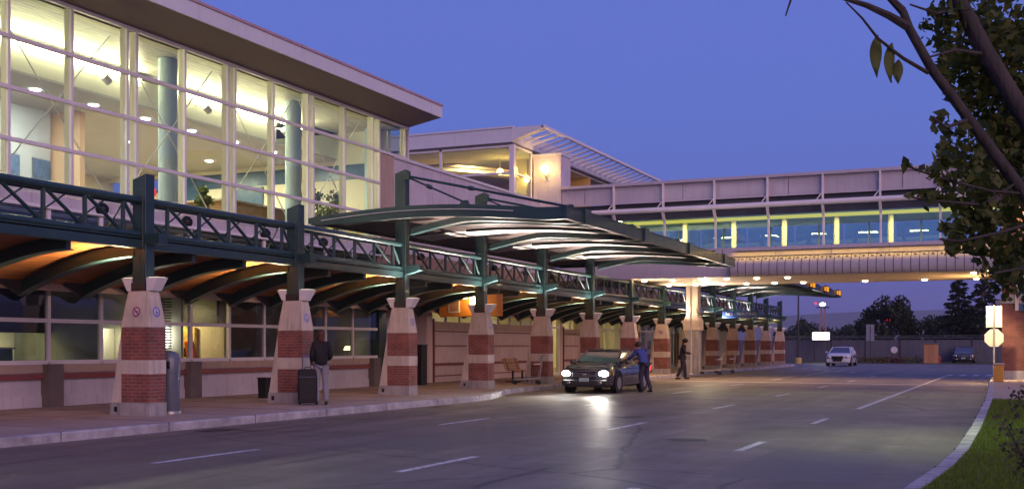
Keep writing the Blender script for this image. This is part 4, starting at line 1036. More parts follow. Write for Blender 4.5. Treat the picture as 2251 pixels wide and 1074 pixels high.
# sign post with stop octagon seen from behind
p = Vector((-.56, 48.4, PZ)); t = thing('stop_sign', 'brightly lit blank backs of a rectangular sign and a stop octagon on one post', 'sign', p)
MB().tube([p+Vector((0,-.12,0)), p+Vector((0,-.12,2.95))], .035, 8).build('post', m_concd, t, smooth=40)
m_signb = M('sign_back', (.80,.72,.58), .5, .0, .05)
MB().box(p.x-.29,p.x+.29,p.y-.06,p.y-.045,PZ+2.08,PZ+2.92).build('upper_plate', m_signb, t, bevel=.004)
oc = [(p.x+.37*math.cos(R(22.5+45*k)), PZ+1.66+.37*math.sin(R(22.5+45*k))) for k in range(8)]
MB().prism(oc, 'y', p.y-.06, p.y-.045).build('octagon', m_signb, t)
for z in (1.5,1.8,2.3,2.7): MB().box(p.x-.05,p.x+.05,p.y-.082,p.y-.061,PZ+z,PZ+z+.03).build('clamp', m_metal, t)
lamp('SPOT', 'downlight_lamp', (p.x-.1, p.y-.95, Zb(4.36)-.05), 1700, (1,.70,.36), sb, (p.x, p.y, PZ+1.75), .08, 70, .8)
MB().lathe([(.13,Zb(4.36)-.03),(.13,Zb(4.36))], (p.x-.1, p.y-.95, 0), 14).build('downlight', e_brd, sb)
t = thing('utility_box', 'squat ochre utility box at the foot of the lit sign post', 'box', (-.4, 46.4, PZ))
MB().box(-.55,-.2,46.3,46.65,PZ,PZ+.62).build('body', M('ochre_paint', (.50,.26,.04), .5), t, bevel=.02); MB().box(-.58,-.17,46.27,46.68,PZ+.621,PZ+.70).build('cap', m_tan, t, bevel=.02)
# tall poles by the lane
def pole(p, h, r, m, label, cat='pole', g=None):
    t = thing('lane_post', label, cat, p, g); MB().tube([p, p+Vector((0,0,h))], r, 8).build('shaft', m, t, smooth=40)
    MB().lathe([(r*2.6,0),(r*2.6,.03),(r*1.4,.08)], p, 12).build('base_plate', m_metal, t); return t
pole(Vector((-13.75, 52.1, PZ)), 4.1, .035, m_metal, 'thin bare post standing in front of the pale bridge pier')
pp = at(1755, 798, 0); t = thing('light_pole', 'tall dark light pole with a pale foot beyond the far canopy', 'pole', pp)
MB().tube([pp, pp+Vector((0,0,7.5))], [.09,.06], 8).build('shaft', m_dark, t, smooth=40); MB().lathe([(.28,0),(.28,.45),(.2,.5)], pp, 12).build('footing', M('yellow_footing', (.5,.36,.12), .8), t)
MB().obox(pp+Vector((.5,0,7.5)), (1.2,.25,.12)).build('luminaire', m_dark, t)
# illuminated box sign
q = atd(1805, 760, 103); zc_ = CZ+(760-738)*103/F
t = thing('lit_box_sign', 'glowing white box sign on two posts beyond the police car', 'sign', (q.x, q.y, 0))
MB().box(q.x-.80,q.x+.80,q.y-.12,q.y+.12,zc_-.36,zc_+.36).build('case', m_metal, t); MB().box(q.x-.75,q.x+.75,q.y-.135,q.y-.121,zc_-.32,zc_+.32).build('face', e_sign, t)
for s_ in (-.6,.6): MB().tube([(q.x+s_,q.y,0),(q.x+s_,q.y,zc_-.36)], .05, 6).build('post', m_dark, t)
# lattice mast with lamps
q = atd(1809, 760, 150); t = thing('lattice_mast', 'thin lattice mast with a cluster of bright lamps on top', 'mast', (q.x, q.y, 0))
hz = CZ+(760-676)*150/F; l = MB()
for dx, dy in ((-.5,-.5),(.5,-.5),(.5,.5),(-.5,.5)): l.tube([(q.x+dx,q.y+dy,0),(q.x+dx*.5,q.y+dy*.5,hz)], .05, 5)
for k in range(6):
    z0, z1 = hz*k/6, hz*(k+1)/6; a_, b_ = .5-.25*k/6, .5-.25*(k+1)/6
    l.tube([(q.x-a_,q.y-a_,z0),(q.x+b_,q.y-b_,z1)], .03, 5).tube([(q.x+a_,q.y-a_,z0),(q.x-b_,q.y-b_,z1)], .03, 5)
l.build('lattice', M('red_white_mast', (.35,.2,.2), .6), t)
MB().box(q.x-.8,q.x+.8,q.y-.4,q.y+.4,hz,hz+.12).build('platform', m_dark, t)
MB().ball((q.x,q.y-.3,hz+.45), (.40,.3,.24)).build('floodlamp', EM('mast_lamp', (1,.92,.86), 8), t)
for s_ in (-.9,): MB().ball((q.x+s_,q.y-.3,hz+.6), .13).build('warning_lamp', e_red, t)

# ================================================================ PEOPLE
def skin_mesh(name, joints, edges, mat, parent, sub=1, root=0):
    """joints: list of (pos, radius) ; grows a tapered surface round the skeleton"""
    me = bpy.data.meshes.new(name); me.from_pydata([j[0] for j in joints], edges, [])
    o = bpy.data.objects.new(name, me); COL.objects.link(o)
    md = o.modifiers.new('Skin', 'SKIN'); md.use_smooth_shade = True
    for i, j in enumerate(joints):
        r_ = j[1] if isinstance(j[1], tuple) else (j[1], j[1])
        me.skin_vertices[0].data[i].radius = r_; me.skin_vertices[0].data[i].use_root = (i == root)
    sd = o.modifiers.new('Sub', 'SUBSURF'); sd.levels = sub; sd.render_levels = sub
    bpy.context.view_layer.update()
    nm = bpy.data.meshes.new_from_object(o.evaluated_get(bpy.context.evaluated_depsgraph_get()))
    o.modifiers.clear(); o.data = nm; nm.name = name
    nm.materials.clear(); nm.materials.append(mat)
    nm.polygons.foreach_set('use_smooth', [True]*len(nm.polygons))
    o.parent = parent; return o
def person(label, loc, rz, J, top, trouser, hair, long_hair=False, skin=(.36,.20,.14), width=1.0):
    t = thing('person', label, 'person')
    ms = M('skin', skin, .55, 0, .06); mt = M('jacket_cloth', top, .85, 0, .15, 8); mp_ = M('trouser_cloth', trouser, .85, 0, .12, 8)
    mh = M('hair', hair, .7, 0, .3, 20); msh = M('shoe_leather', (.02,.018,.018), .5)
    V = {k: Vector(v) for k, v in J.items()}
    # body: head, neck, hands, torso core, legs core in one surface
    js, es, ix = [], [], {}
    def jn(k, pos, r): ix[k] = len(js); js.append((tuple(pos), r)); return k
    def ed(a, b): es.append((ix[a], ix[b]))
    jn('pel', V['pelvis'], .07); jn('spi', V['spine'], .07); jn('che', V['chest'], (.08,.065)); jn('nk', V['neck'], .052); jn('hb', V['neck'].lerp(V['head'], .45), .062)
    jn('hd', V['head'], (.078,.092)); jn('ht', V['head']+Vector((0,-.005,.075)), .058)
    fw = Vector(J.get('face', (0,1,0))).normalized()
    jn('ch', V['head']+fw*.06+Vector((0,0,-.055)), .042)
    for a, b in (('pel','spi'),('spi','che'),('che','nk'),('nk','hb'),('hb','hd'),('hd','ht'),('hd','ch')): ed(a, b)
    for s_ in 'LR':
        jn('sh'+s_, V['sho'+s_], .036); jn('el'+s_, V['elb'+s_], .034); jn('wr'+s_, V['wri'+s_], .028)
        dr = (V['wri'+s_]-V['elb'+s_]).normalized(); pm = V['wri'+s_]+dr*.075
        jn('pa'+s_, pm, (.036,.022))
        for a, b in (('che','sh'+s_),('sh'+s_,'el'+s_),('el'+s_,'wr'+s_),('wr'+s_,'pa'+s_)): ed(a, b)
        sd_ = dr.cross(fw).normalized() if dr.cross(fw).length > .2 else Vector((1,0,0))
        for q, (off, ln_) in enumerate(((-.030,.062),(-.010,.075),(.010,.070),(.028,.055))):
            a_ = pm+dr*.03+sd_*off; jn('f%d%s' % (q, s_), a_, .009); jn('g%d%s' % (q, s_), a_+dr*ln_*.6+fw*.012, .008); jn('h%d%s' % (q, s_), a_+dr*ln_+fw*.03, .007)
            ed('pa'+s_, 'f%d%s' % (q, s_)); ed('f%d%s' % (q, s_), 'g%d%s' % (q, s_)); ed('g%d%s' % (q, s_), 'h%d%s' % (q, s_))
        a_ = V['wri'+s_]+dr*.035-sd_*.035+fw*.015; jn('t'+s_, a_, .010); jn('u'+s_, a_+dr*.045+fw*.015, .008); ed('wr'+s_, 't'+s_); ed('t'+s_, 'u'+s_)
        jn('hp'+s_, V['hip'+s_], .055); jn('kn'+s_, V['kne'+s_], .055); jn('an'+s_, V['ank'+s_], .036)
        for a, b in (('pel','hp'+s_),('hp'+s_,'kn'+s_),('kn'+s_,'an'+s_)): ed(a, b)
    skin_mesh('body', js, es, ms, t, 1)
    # jacket
    js, es, ix = [], [], {}
    lo_ = V['pelvis']+Vector((0,0,-.13))
    jn('a', lo_, (.185*width,.145)); jn('b', V['spine'], (.165*width,.13)); jn('c', V['chest'], (.185*width,.135)); jn('d', V['neck'].lerp(V['chest'], .35), (.10,.085)); jn('e', V['neck']+Vector((0,0,-.005)), .068)
    for a, b in (('a','b'),('b','c'),('c','d'),('d','e')): ed(a, b)
    for s_ in 'LR':
        jn('s'+s_, V['sho'+s_], .092); jn('l'+s_, V['elb'+s_], .062); jn('w'+s_, V['wri'+s_].lerp(V['elb'+s_], .06), .047)
        for a, b in (('c','s'+s_),('s'+s_,'l'+s_),('l'+s_,'w'+s_)): ed(a, b)
    skin_mesh('jacket', js, es, mt, t, 2)
    js, es, ix = [], [], {}
    jn('a', V['pelvis']+Vector((0,0,.03)), (.15*width,.125))
    for s_ in 'LR':
        jn('h'+s_, V['hip'+s_], .108*width); jn('m'+s_, V['hip'+s_].lerp(V['kne'+s_], .5), .092); jn('k'+s_, V['kne'+s_], .076); jn('n'+s_, V['ank'+s_]+Vector((0,0,-.02)), .066)
        for a, b in (('a','h'+s_),('h'+s_,'m'+s_),('m'+s_,'k'+s_),('k'+s_,'n'+s_)): ed(a, b)
    skin_mesh('trousers', js, es, mp_, t, 2)
    for s_ in 'LR':
        c = V['ank'+s_]; f2 = Vector((fw.x, fw.y, 0)).normalized() if 'foot' not in J else Vector(J['foot']).normalized()
        skin_mesh('shoe', [(tuple(Vector((c.x,c.y,.045))-f2*.06), (.04,.045)), (tuple(Vector((c.x,c.y,.042))+f2*.06), (.044,.042)), (tuple(Vector((c.x,c.y,.032))+f2*.17), (.036,.032))], [(0,1),(1,2)], msh, t, 1)
    h = V['head']
    hm = MB().ball(h+Vector((0,0,.035))-fw*.022, (.100,.112,.105), 14, 10)
    if long_hair: hm.ball(h+Vector((0,0,-.05))-fw*.05, (.088,.075,.11), 12, 8)
    hm.build('hair', mh, t, smooth=80)
    for s_ in (-1, 1):
        sd_ = fw.cross(Vector((0,0,1)))*s_
        MB().ball(h+fw*.088+sd_*.032+Vector((0,0,.005)), .011, 8, 6).build('eye', m_black, t, smooth=80)
    t.location = loc; t.rotation_euler.z = rz; return t
STAND = dict(pelvis=(0,0,.97), spine=(0,0,1.13), chest=(0,.0,1.30), neck=(0,.0,1.45), head=(0,.02,1.57),
    shoL=(-.165,0,1.37), elbL=(-.215,-.03,1.10), wriL=(-.20,.14,.98), shoR=(.165,0,1.37), elbR=(.225,-.02,1.10), wriR=(.16,.18,1.03),
    hipL=(-.085,0,.90), kneL=(-.095,.02,.50), ankL=(-.10,-.01,.09), hipR=(.085,0,.90), kneR=(.10,.01,.50), ankR=(.115,-.03,.09))
wp = at(706, 889, PZ)
person('traveller in a black jacket and grey trousers waiting beside a black suitcase', wp, R(38), STAND, (.010,.009,.012), (.20,.20,.24), (.075,.026,.018), True)
# suitcases
def suitcase(p, rz, h, label, m):
    t = thing('suitcase', label, 'suitcase')
    MB().box(-.22,.22,-.14,.14,.05,h).build('shell', m, t, bevel=.03)
    MB().box(-.18,.18,-.16,-.141,.12,h*.55).build('pocket', m, t, bevel=.006)
    f = MB()
    for s_ in (-.13,.13): f.tube([(s_,.10,h),(s_,.10,h+.28)], .010, 6)
    f.tube([(-.14,.10,h+.28),(.14,.10,h+.28)], .015, 6); f.build('pull_handle', m_chrome, t)
    MB().tube([(-.08,0,h),(-.06,0,h+.04),(.06,0,h+.04),(.08,0,h)], .012, 6).build('carry_handle', m_black, t)
    MB().tube([(-.2,-.16,h*.78),(.2,-.16,h*.78)], .006, 6).build('zip', m_chrome, t)
    for s_ in (-.19,.19): MB().tube([(s_-.02,.10,.05),(s_+.02,.10,.05)], .05, 12).build('wheel', m_rub, t)
    t.location = p; t.rotation_euler.z = rz; return t
suitcase(at(677, 889, PZ), R(30), .82, 'tall black suitcase standing between the second column and the traveller', M('black_nylon', (.010,.010,.013), .7))
# man at the back of the dark car, leaning in
LEAN = dict(pelvis=(0,-.04,.95), spine=(0,.02,1.10), chest=(0,.12,1.26), neck=(0,.22,1.39), head=(0,.29,1.50), face=(0,1,-.25), foot=(0,1,0),
    shoL=(-.17,.16,1.33), elbL=(-.23,.33,1.13), wriL=(-.17,.55,1.06), shoR=(.17,.16,1.33), elbR=(.27,.30,1.14), wriR=(.22,.53,1.08),
    hipL=(-.09,-.04,.89), kneL=(-.11,.02,.49), ankL=(-.13,-.06,.09), hipR=(.09,-.04,.89), kneR=(.12,-.02,.49), ankR=(.16,-.18,.09))
mpz = at(1415, 861, 0)
person('man in a blue jacket leaning against the side of the dark car', mpz, R(62), LEAN, (.045,.065,.26), (.035,.03,.06), (.03,.02,.018), width=1.12)
PUSH = dict(STAND); PUSH.update(pelvis=(0,0,.95), chest=(0,.06,1.28), neck=(0,.10,1.42), head=(0,.14,1.53), shoL=(-.165,.07,1.34), shoR=(.165,.07,1.34), elbL=(-.23,.10,1.08), elbR=(.23,.10,1.08), wriL=(-.2,.36,1.04), wriR=(.2,.36,1.04), kneL=(-.09,.10,.50), ankL=(-.1,.12,.09), ankR=(.11,-.22,.12))
p2 = at(1500, 833, PZ)
person('dark clothed porter stepping off with arms forward near the bridge pier', p2, R(-75), PUSH, (.03,.022,.025), (.03,.025,.03), (.02,.015,.012))

# ================================================================ CARS
def car(name, label, loc, paint, police=False, L=4.7, lit=True):
    t = thing(name, label, 'car')
    st = [(0,.62,.30,.60,.80),(.06,.78,.22,.66,.86),(.30,.86,.19,.70,.91),(.9,.895,.18,.76,.96),(1.35,.905,.18,.80,.99),(2.2,.91,.18,.82,1.0),(3.3,.91,.18,.83,1.01),(4.0,.895,.20,.82,1.01),(4.45,.85,.24,.80,.98),(L-.06,.78,.30,.74,.93),(L,.66,.36,.66,.84)]
    prof = lambda hw, zb, zs, zt: [(-hw*.62,zt+.015),(-hw*.88,zt-.02),(-hw*.985,zs),(-hw,(zb+zs)/2+.05),(-hw*.97,zb+.08),(-hw*.84,zb),(hw*.84,zb),(hw*.97,zb+.08),(hw,(zb+zs)/2+.05),(hw*.985,zs),(hw*.88,zt-.02),(hw*.62,zt+.015)]
    b = MB(); vs = []; n = 12
    for y, hw, zb, zs, zt in st: vs += [(x, y, z) for x, z in prof(hw, zb, zs, zt)]
    fs = [(i*n+k, i*n+(k+1) % n, (i+1)*n+(k+1) % n, (i+1)*n+k) for i in range(len(st)-1) for k in range(n)]
    fs += [tuple(range(n)), tuple((len(st)-1)*n+k for k in range(n))]
    b.add(vs, fs); b.build('body', paint, t, smooth=42)
    # greenhouse
    fy0, fy1, ry1, ry0 = 1.18, 2.0, 3.55, 4.30
    bw, tw, zb, zt = .80, .60, .985, 1.40
    def band(y): return None
    MB().add([(-bw+.06,fy0,zb),(bw-.06,fy0,zb),(tw,fy1,zt),(-tw,fy1,zt)], [(0,1,2,3)]).build('windscreen', m_carglass, t)
    MB().add([(-bw+.06,ry0,zb),(bw-.06,ry0,zb),(tw,ry1,zt),(-tw,ry1,zt)], [(0,1,2,3)]).build('rear_window', m_carglass, t)
    for s_ in (-1,1):
        MB().add([(s_*bw,fy0+.08,zb),(s_*tw*1.02,fy1+.04,zt),(s_*tw*1.02,ry1-.04,zt),(s_*bw,ry0-.08,zb)], [(0,1,2,3)]).build('side_window', m_carglass, t)
        pl = MB()
        pl.tube([(s_*(bw-.02),fy0,zb-.02),(s_*(tw+.015),fy1,zt+.005)], .035, 6).tube([(s_*(bw-.02),ry0,zb-.02),(s_*(tw+.015),ry1,zt+.005)], .045, 6)
        ym = 2.75; pl.tube([(s_*(bw+.002),ym,zb-.02),(s_*(tw+.02),ym,zt)], .03, 6); pl.build('pillar', paint, t, smooth=50)
        mr = MB().ball((s_*1.0,1.52,1.02), (.10,.06,.075), 10, 8).tube([(s_*.86,1.5,.98),(s_*.95,1.5,1.0)], .02, 6); mr.build('wing_mirror', paint, t, smooth=60)
        MB().tube([(s_*.912,1.45,.80),(s_*.918,3.9,.82)], .012, 5).build('side_trim', m_black, t)
        MB().box(s_*.905-.012,s_*.905+.012,2.45,2.62,.87,.90).box(s_*.905-.012,s_*.905+.012,3.35,3.52,.88,.91).build('door_handle', m_chrome, t)
    rf = MB(); X = np.linspace(-tw-.02, tw+.02, 7); Yr = [fy1-.03, fy1+.25, (fy1+ry1)/2, ry1-.25, ry1+.03]
    vs = [(x, y, zt + .05*(1-(x/tw)**2)*(.6+.4*math.sin(PI*(y-Yr[0])/(Yr[-1]-Yr[0]))) + .02*math.sin(PI*(y-Yr[0])/(Yr[-1]-Yr[0]))) for y in Yr for x in X]
    vs += [(x, y, zt-.025) for y in Yr for x in X]; m7 = 7; tot = 35
    fs = [(j*m7+i, j*m7+i+1, (j+1)*m7+i+1, (j+1)*m7+i) for j in range(4) for i in range(6)]
    fs += [tuple(tot+q for q in f_)[::-1] for f_ in fs]
    fs += [(j*7, (j+1)*7, tot+(j+1)*7, tot+j*7) for j in range(4)] + [(j*7+6, tot+j*7+6, tot+(j+1)*7+6, (j+1)*7+6) for j in range(4)]
    fs += [(i, tot+i, tot+i+1, i+1) for i in range(6)] + [(28+i, 28+i+1, tot+28+i+1, tot+28+i) for i in range(6)]
    rf.add(vs, fs); rf.build('roof', paint, t, smooth=50)
    # front
    g = MB().box(-.42,.42,-.035,.05,.52,.72)
    g.build('grille', m_black, t, bevel=.01)
    gb = MB()
    for z in (.56,.61,.66): gb.box(-.40,.40,-.042,-.036,z,z+.018)
    gb.box(-.45,.45,-.042,-.02,.725,.75); gb.build('grille_bar', m_chrome, t)
    MB().ball((0,-.045,.63), (.07,.012,.04), 10, 6).build('emblem', m_chrome, t)
    MB().box(-.80,.80,-.05,.2,.26,.46).build('bumper', paint if police else m_dark, t, bevel=.04)
    MB().box(-.17,.17,-.062,-.051,.40,.52).build('number_plate', M('pale_plate', (.35,.48,.50), .5), t)
    for s_ in (-1,1):
        hl_ = MB().ball((s_*.64,.055,.66), (.18,.10,.10), 14, 10); hl_.build('headlight', e_head if lit else m_chrome, t, smooth=60)
        MB().obox((s_*.80,.13,.66), (.10,.16,.10)).build('indicator', M('amber_glass', (.6,.25,.03), .2) , t, bevel=.02)
        MB().obox((s_*.74,L-.05,.78), (.24,.12,.20)).build('tail_light', e_red if lit else M('red_lens', (.25,.02,.02), .3), t, bevel=.03)
        MB().ball((s_*.55,-.035,.36), (.07,.03,.05), 10, 6).build('fog_lamp', m_chrome, t, smooth=60)
    for y in (.88, 3.72):
        for s_ in (-1,1):
            w_ = MB().tube([(s_*.70,y,.33),(s_*.915,y,.33)], .33, 24).build('wheel', m_rub, t, smooth=40)
            hb = MB().tube([(s_*.90,y,.33),(s_*.922,y,.33)], .21, 20)
            for k in range(5): a_ = k*2*PI/5; hb.obox((s_*.926,y+.12*math.cos(a_),.33+.12*math.sin(a_)), (.012,.05,.05))
            hb.build('rim', m_metal, w_)
            MB().disc((s_*.912,y,.35), .40, (s_,0,0), 24, .335).build('wheel_arch', m_black, t)
    if police:
        MB().box(-.55,.55,2.55,2.80,1.475,1.58).build('light_bar', M('light_bar_lens', (.06,.06,.14), .2), t, bevel=.02)
        for s_ in (-1,1): MB().box(s_*.922-.006,s_*.922+.006,1.7,3.5,.62,.76).build('stripe', m_navy, t)
        MB().box(-.33,.33,-.10,-.06,.36,.74).build('push_bar', m_black, t)
    else:
        for s_ in (-1,1): MB().tube([(s_*.56,fy1+.15,zt+.05),(s_*.56,fy1+.3,zt+.075),(s_*.56,ry1-.3,zt+.075),(s_*.56,ry1-.1,zt+.05)], .018, 6).build('roof_rail', m_black, t)
    t.location = loc; return t
dc = car('parked_car', 'dark car at the kerb with both headlights shining', (-12.22, 33.35, 0), m_carblack)
dc.scale = (.95,.95,.95)
for s_ in (-1,1):
    lamp('SPOT', 'headlamp', (-12.22+s_*.61, 33.22, .64), 1100, (1,.92,.80), None, (-12.22+s_*.61+(1.0 if s_ > 0 else -.3), 18.0, .25), .1, 46, 1.0).parent = None
for o in list(COL.objects):
    if o.type == 'LIGHT' and o.name.startswith('headlamp'):
        o.location = (o.location - dc.location)/.95; o.parent = dc
pcp = at(1841, 804, 0)
car('police_car', 'white police car with a roof light bar in the far lane', pcp, m_carwhite, True, lit=False)
fc = at(2121, 797, 0)
dk = car('parked_car', 'small dark car parked in front of the far fence', fc+Vector((0,-3.5,0)), m_carblack, lit=False)

# ================================================================ PLANTS
def leaf_cloud(name, centres, radii, n, size, mat, parent, flat=.0, droop=0):
    """n small leaves (folded quads) spread through the given clumps"""
    centres = np.array(centres, float); radii = np.array(radii, float)
    if radii.ndim == 1: radii = np.repeat(radii[:, None], 3, 1)
    wts = radii.prod(1)**(2/3); idx = rng.choice(len(centres), n, p=wts/wts.sum())
    d = rng.normal(size=(n, 3)); d /= np.linalg.norm(d, axis=1)[:, None]
    rad = rng.random(n)**.45
    c = centres[idx] + d*radii[idx]*rad[:, None]
    a = rng.normal(size=(n, 3)); a[:, 2] = a[:, 2]*(1-flat) - droop; a /= np.linalg.norm(a, axis=1)[:, None]
    b = np.cross(a, rng.normal(size=(n, 3))); b /= np.linalg.norm(b, axis=1)[:, None]
    L = size*(.45+1.1*rng.random(n))[:, None]; W = L*.36
    nn = np.cross(a, b)*L*.10
    V = np.stack([c-a*L*.5, c+b*W*.9-nn*.4-a*L*.08, c+a*L*.5, c-b*W*.9-nn*.4-a*L*.08], 1).reshape(-1, 3)
    Q = np.arange(4*n).reshape(n, 4)
    return npmesh(name, V, Q, mat, parent)
bark = M('grey_bark', (.042,.036,.036), .9, 0, .5, 9, .9, 26, stretch=(1,1,.3))
bark_d = M('dark_bark', (.05,.04,.03), .9, 0, .3, 6)
lf_near = LEAF('near_leaf', (.045,.070,.014), (.105,.12,.03), .4)
lf_dark = LEAF('dark_leaf', (.016,.026,.010), (.035,.045,.018), .2)
lf_conif = LEAF('needle_leaf', (.010,.018,.012), (.022,.030,.016), .1)
lf_shrub = LEAF('shrub_leaf', (.07,.07,.035), (.13,.115,.07), .25)
lf_pot = LEAF('pot_plant_leaf', (.06,.10,.02), (.16,.18,.05), .3)
# ---- foreground tree, stems rising out of frame on the right and leaning over the lawn
ZT = 6.5
base = atd(2800, 1330, ZT); base.z = .14
tr = thing('leaning_tree', 'dark leafy tree whose two bare leaning limbs cross the top right corner', 'tree', base)
lim = MB()
def cpts(l): return [atd(a, b, c) for a, b, c in l]
A = cpts([(2640,960,6.5),(2470,700,6.5),(2251,425,6.5),(2130,262,6.45),(2050,155,6.4),(1998,62,6.35),(1985,25,6.35)])
B = cpts([(2730,1000,6.9),(2500,640,6.9),(2251,255,6.9),(2170,120,6.9),(2100,-10,6.9),(2010,-180,6.9)])
lim.tube([base]+A, [.13,.07,.054,.036,.030,.027,.025,.022], 10)
lim.tube([base+Vector((.12,.1,0))]+B, [.15,.085,.072,.056,.053,.050,.042], 10)
def twig(l, r0, r1=.006):
    p = cpts(l); lim.tube(p, list(np.linspace(r0, r1, len(p))), 6)
twig([(1985,25,6.35),(1940,-20,6.3),(1900,-70,6.3)], .024); twig([(1998,60,6.35),(1955,35,6.3),(1905,12,6.3),(1840,-8,6.2),(1780,-40,6.1)], .026)
twig([(2040,160,6.4),(1985,128,6.3),(1930,85,6.2),(1895,40,6.2),(1860,5,6.15)], .012, .004); twig([(1780,-40,6.1),(1740,-5,6.1),(1727,35,6.1)], .010, .004)
twig([(2251,425,6.5),(2180,420,6.4),(2100,400,6.3),(2010,372,6.2),(1985,350,6.2)], .009); twig([(2130,262,6.45),(2080,280,6.3),(2045,255,6.3)], .012)
twig([(2300,480,6.4),(2200,510,6.3),(2110,530,6.2),(2065,525,6.2)], .009); twig([(2300,560,6.4),(2240,590,6.3),(2185,600,6.2)], .009)
twig([(2251,390,6.5),(2160,450,6.4),(2040,440,6.2),(1990,430,6.2)], .009); twig([(2170,120,6.9),(2100,110,6.8),(2045,125,6.7)], .014); twig([(2110,20,6.9),(2060,30,6.8),(2000,10,6.8)], .014)
twig([(2400,200,7.2),(2300,120,7.2),(2200,60,7.2)], .03)
lim.build('limb', bark, tr, smooth=50)
cl = [(2130,70,110,7.2),(2180,160,110,7.2),(2240,90,150,7.4),(2200,260,100,7.2),(2140,180,70,7.1),(2075,130,40,6.9),(2080,40,50,6.9),(2251,330,110,7.3),(2180,360,90,7.0),(2120,330,60,6.8),(2060,265,24,6.4),(2090,295,40,6.5),
      (2230,470,120,6.9),(2150,430,70,6.6),(2080,430,36,6.4),(2110,360,44,6.5),(2065,355,20,6.3),(2110,520,46,6.5),(2160,500,60,6.6),(2075,500,22,6.3),(2200,560,60,6.7),(2240,600,60,6.8),(2180,605,26,6.4),
      (2330,150,150,7.4),(2330,350,150,7.4),(2330,560,150,7.4),(2140,475,50,6.5),(2090,545,18,6.3),(1999,432,16,6.2),(2020,428,14,6.2),(2040,440,20,6.2),(2000,360,12,6.2),(2022,372,14,6.2),(2048,382,18,6.25),(2080,392,22,6.3),(2068,436,20,6.3),(2095,528,20,6.25),(2210,595,34,6.4)]
tr_c = [atd(a, b, d) for a, b, r_, d in cl]; tr_r = [r_*d/F for a, b, r_, d in cl]
leaf_cloud('foliage', tr_c, tr_r, 6600, .066, lf_near, tr, droop=.35)
tr_f = [p+Vector((.3,1.2,.1)) for p in tr_c if True]
#leaf_cloud('rear_foliage', [tr_f[i] for i in (0,1,2,3,7,12,19,20,21,23,24,25)], [tr_r[i]*1.2 for i in (0,1,2,3,7,12,19,20,21,23,24,25)], 6000, .10, lf_near, tr, droop=.35)
def big_leaf(mb, top, L, W, rz):
    """hanging leaf with a folded midrib and a pointed tip"""
    u = Vector((math.cos(rz), math.sin(rz), 0)); nrm = Vector((-u.y, u.x, 0)); n = 9; o = len(mb.v)
    for k in range(n):
        s_ = k/(n-1); wv = W*math.sin(PI*min(1, s_*1.02)**.8)*(1-.15*s_) + .002; c = top - Vector((0,0,L*s_)) + nrm*.02*math.sin(s_*3)
        mb.v += [tuple(c-u*wv+nrm*.012), tuple(c), tuple(c+u*wv+nrm*.012)]
    for k in range(n-1):
        for j in range(2): mb.f.append((o+k*3+j, o+k*3+j+1, o+k*3+j+4, o+k*3+j+3))
hl_ = MB()
for px_, py_, L_, W_, a_ in ((1930,76,.235,.036,.5),(1962,94,.22,.036,.7),(1976,130,.135,.03,.3)): big_leaf(hl_, atd(px_, py_, 6.25), L_, W_, a_)
hl_.build('hanging_leaf', lf_near, tr, smooth=60)
# ---- shrub and grass on the lawn
sp = atd(2275, 1010, 8.2)
sh = thing('shrub', 'scrubby low shrub at the right edge of the lawn', 'shrub', (sp.x+.1, sp.y, .14))
stm = MB(); cs = []
for k in range(16):
    a_ = rng.uniform(0, 2*PI); r_ = rng.uniform(.08, .36); tip = Vector((sp.x+.15+r_*math.cos(a_), sp.y+r_*math.sin(a_), .14+rng.uniform(.45, 1.0)))
    stm.tube([Vector((sp.x+.1, sp.y, .14)), Vector((sp.x+.1, sp.y, .14)).lerp(tip, .5)+Vector((0,0,.08)), tip], [.014,.010,.004], 5); cs.append(tip)
    cs.append(tip.lerp(Vector((sp.x+.1, sp.y, .3)), .4))
stm.build('stem', bark_d, sh); leaf_cloud('foliage', cs, [.13]*len(cs), 2300, .034, lf_shrub, sh)
NG = 60000
gy = 9 + 22*rng.random(NG)**1.4; gx0 = np.interp(gy, [p.y for p in rinn], [p.x for p in rinn]); gx = gx0+.02 + rng.random(NG)*np.minimum(2.6, .8+.12*gy)
gh = .025+.04*rng.random(NG); ga = rng.random(NG)*2*PI; gw = .004+.002*rng.random(NG)*gy/10
lean = rng.normal(size=(NG, 2))*.015
V = np.stack([np.stack([gx-gw*np.cos(ga), gy-gw*np.sin(ga), np.full(NG, .138)], 1), np.stack([gx+gw*np.cos(ga), gy+gw*np.sin(ga), np.full(NG, .138)], 1), np.stack([gx+lean[:, 0], gy+lean[:, 1], .14+gh], 1)], 1).reshape(-1, 3)
go = npmesh('grass', V, np.arange(3*NG).reshape(NG, 3), LEAF('grass_blade', (.085,.15,.008), (.14,.19,.02), .35)); tag(go, 'short grass on the lawn beside the curving kerb', 'grass', kind='stuff')
# ---- potted trees inside the hall
def potted(p, h, r_, label, n):
    t = thing('potted_tree', label, 'plant', p, 'potted plants in the hall'); p = Vector(p)
    MB().lathe([(.22,0),(.28,.45),(.30,.46),(.26,.47)], p, 16).build('pot', m_tan, t, smooth=40)
    tk = MB().tube([p+Vector((0,0,.4)), p+Vector((.03,.02,h-r_))], [.035,.025], 6)
    cs = []
    for k in range(10):
        d = Vector(rng.normal(size=3)).normalized(); q = p+Vector((0,0,h-r_))+Vector((d.x*r_*.7, d.y*r_*.7, d.z*r_*.8)); tk.tube([p+Vector((.02,.01,h-r_*1.4)), q], [.015,.005], 5); cs.append(q)
    tk.build('trunk', bark_d, t); leaf_cloud('foliage', cs, [r_*.42]*10, n, .13, lf_pot, t)
potted((-20.4, 30.3, 4.8), 1.75, .72, 'potted leafy tree behind the upper glass, left of another', 900)
potted((-20.6, 32.0, 4.8), 1.75, .60, 'smaller potted leafy tree behind the upper glass near the end pier', 700)
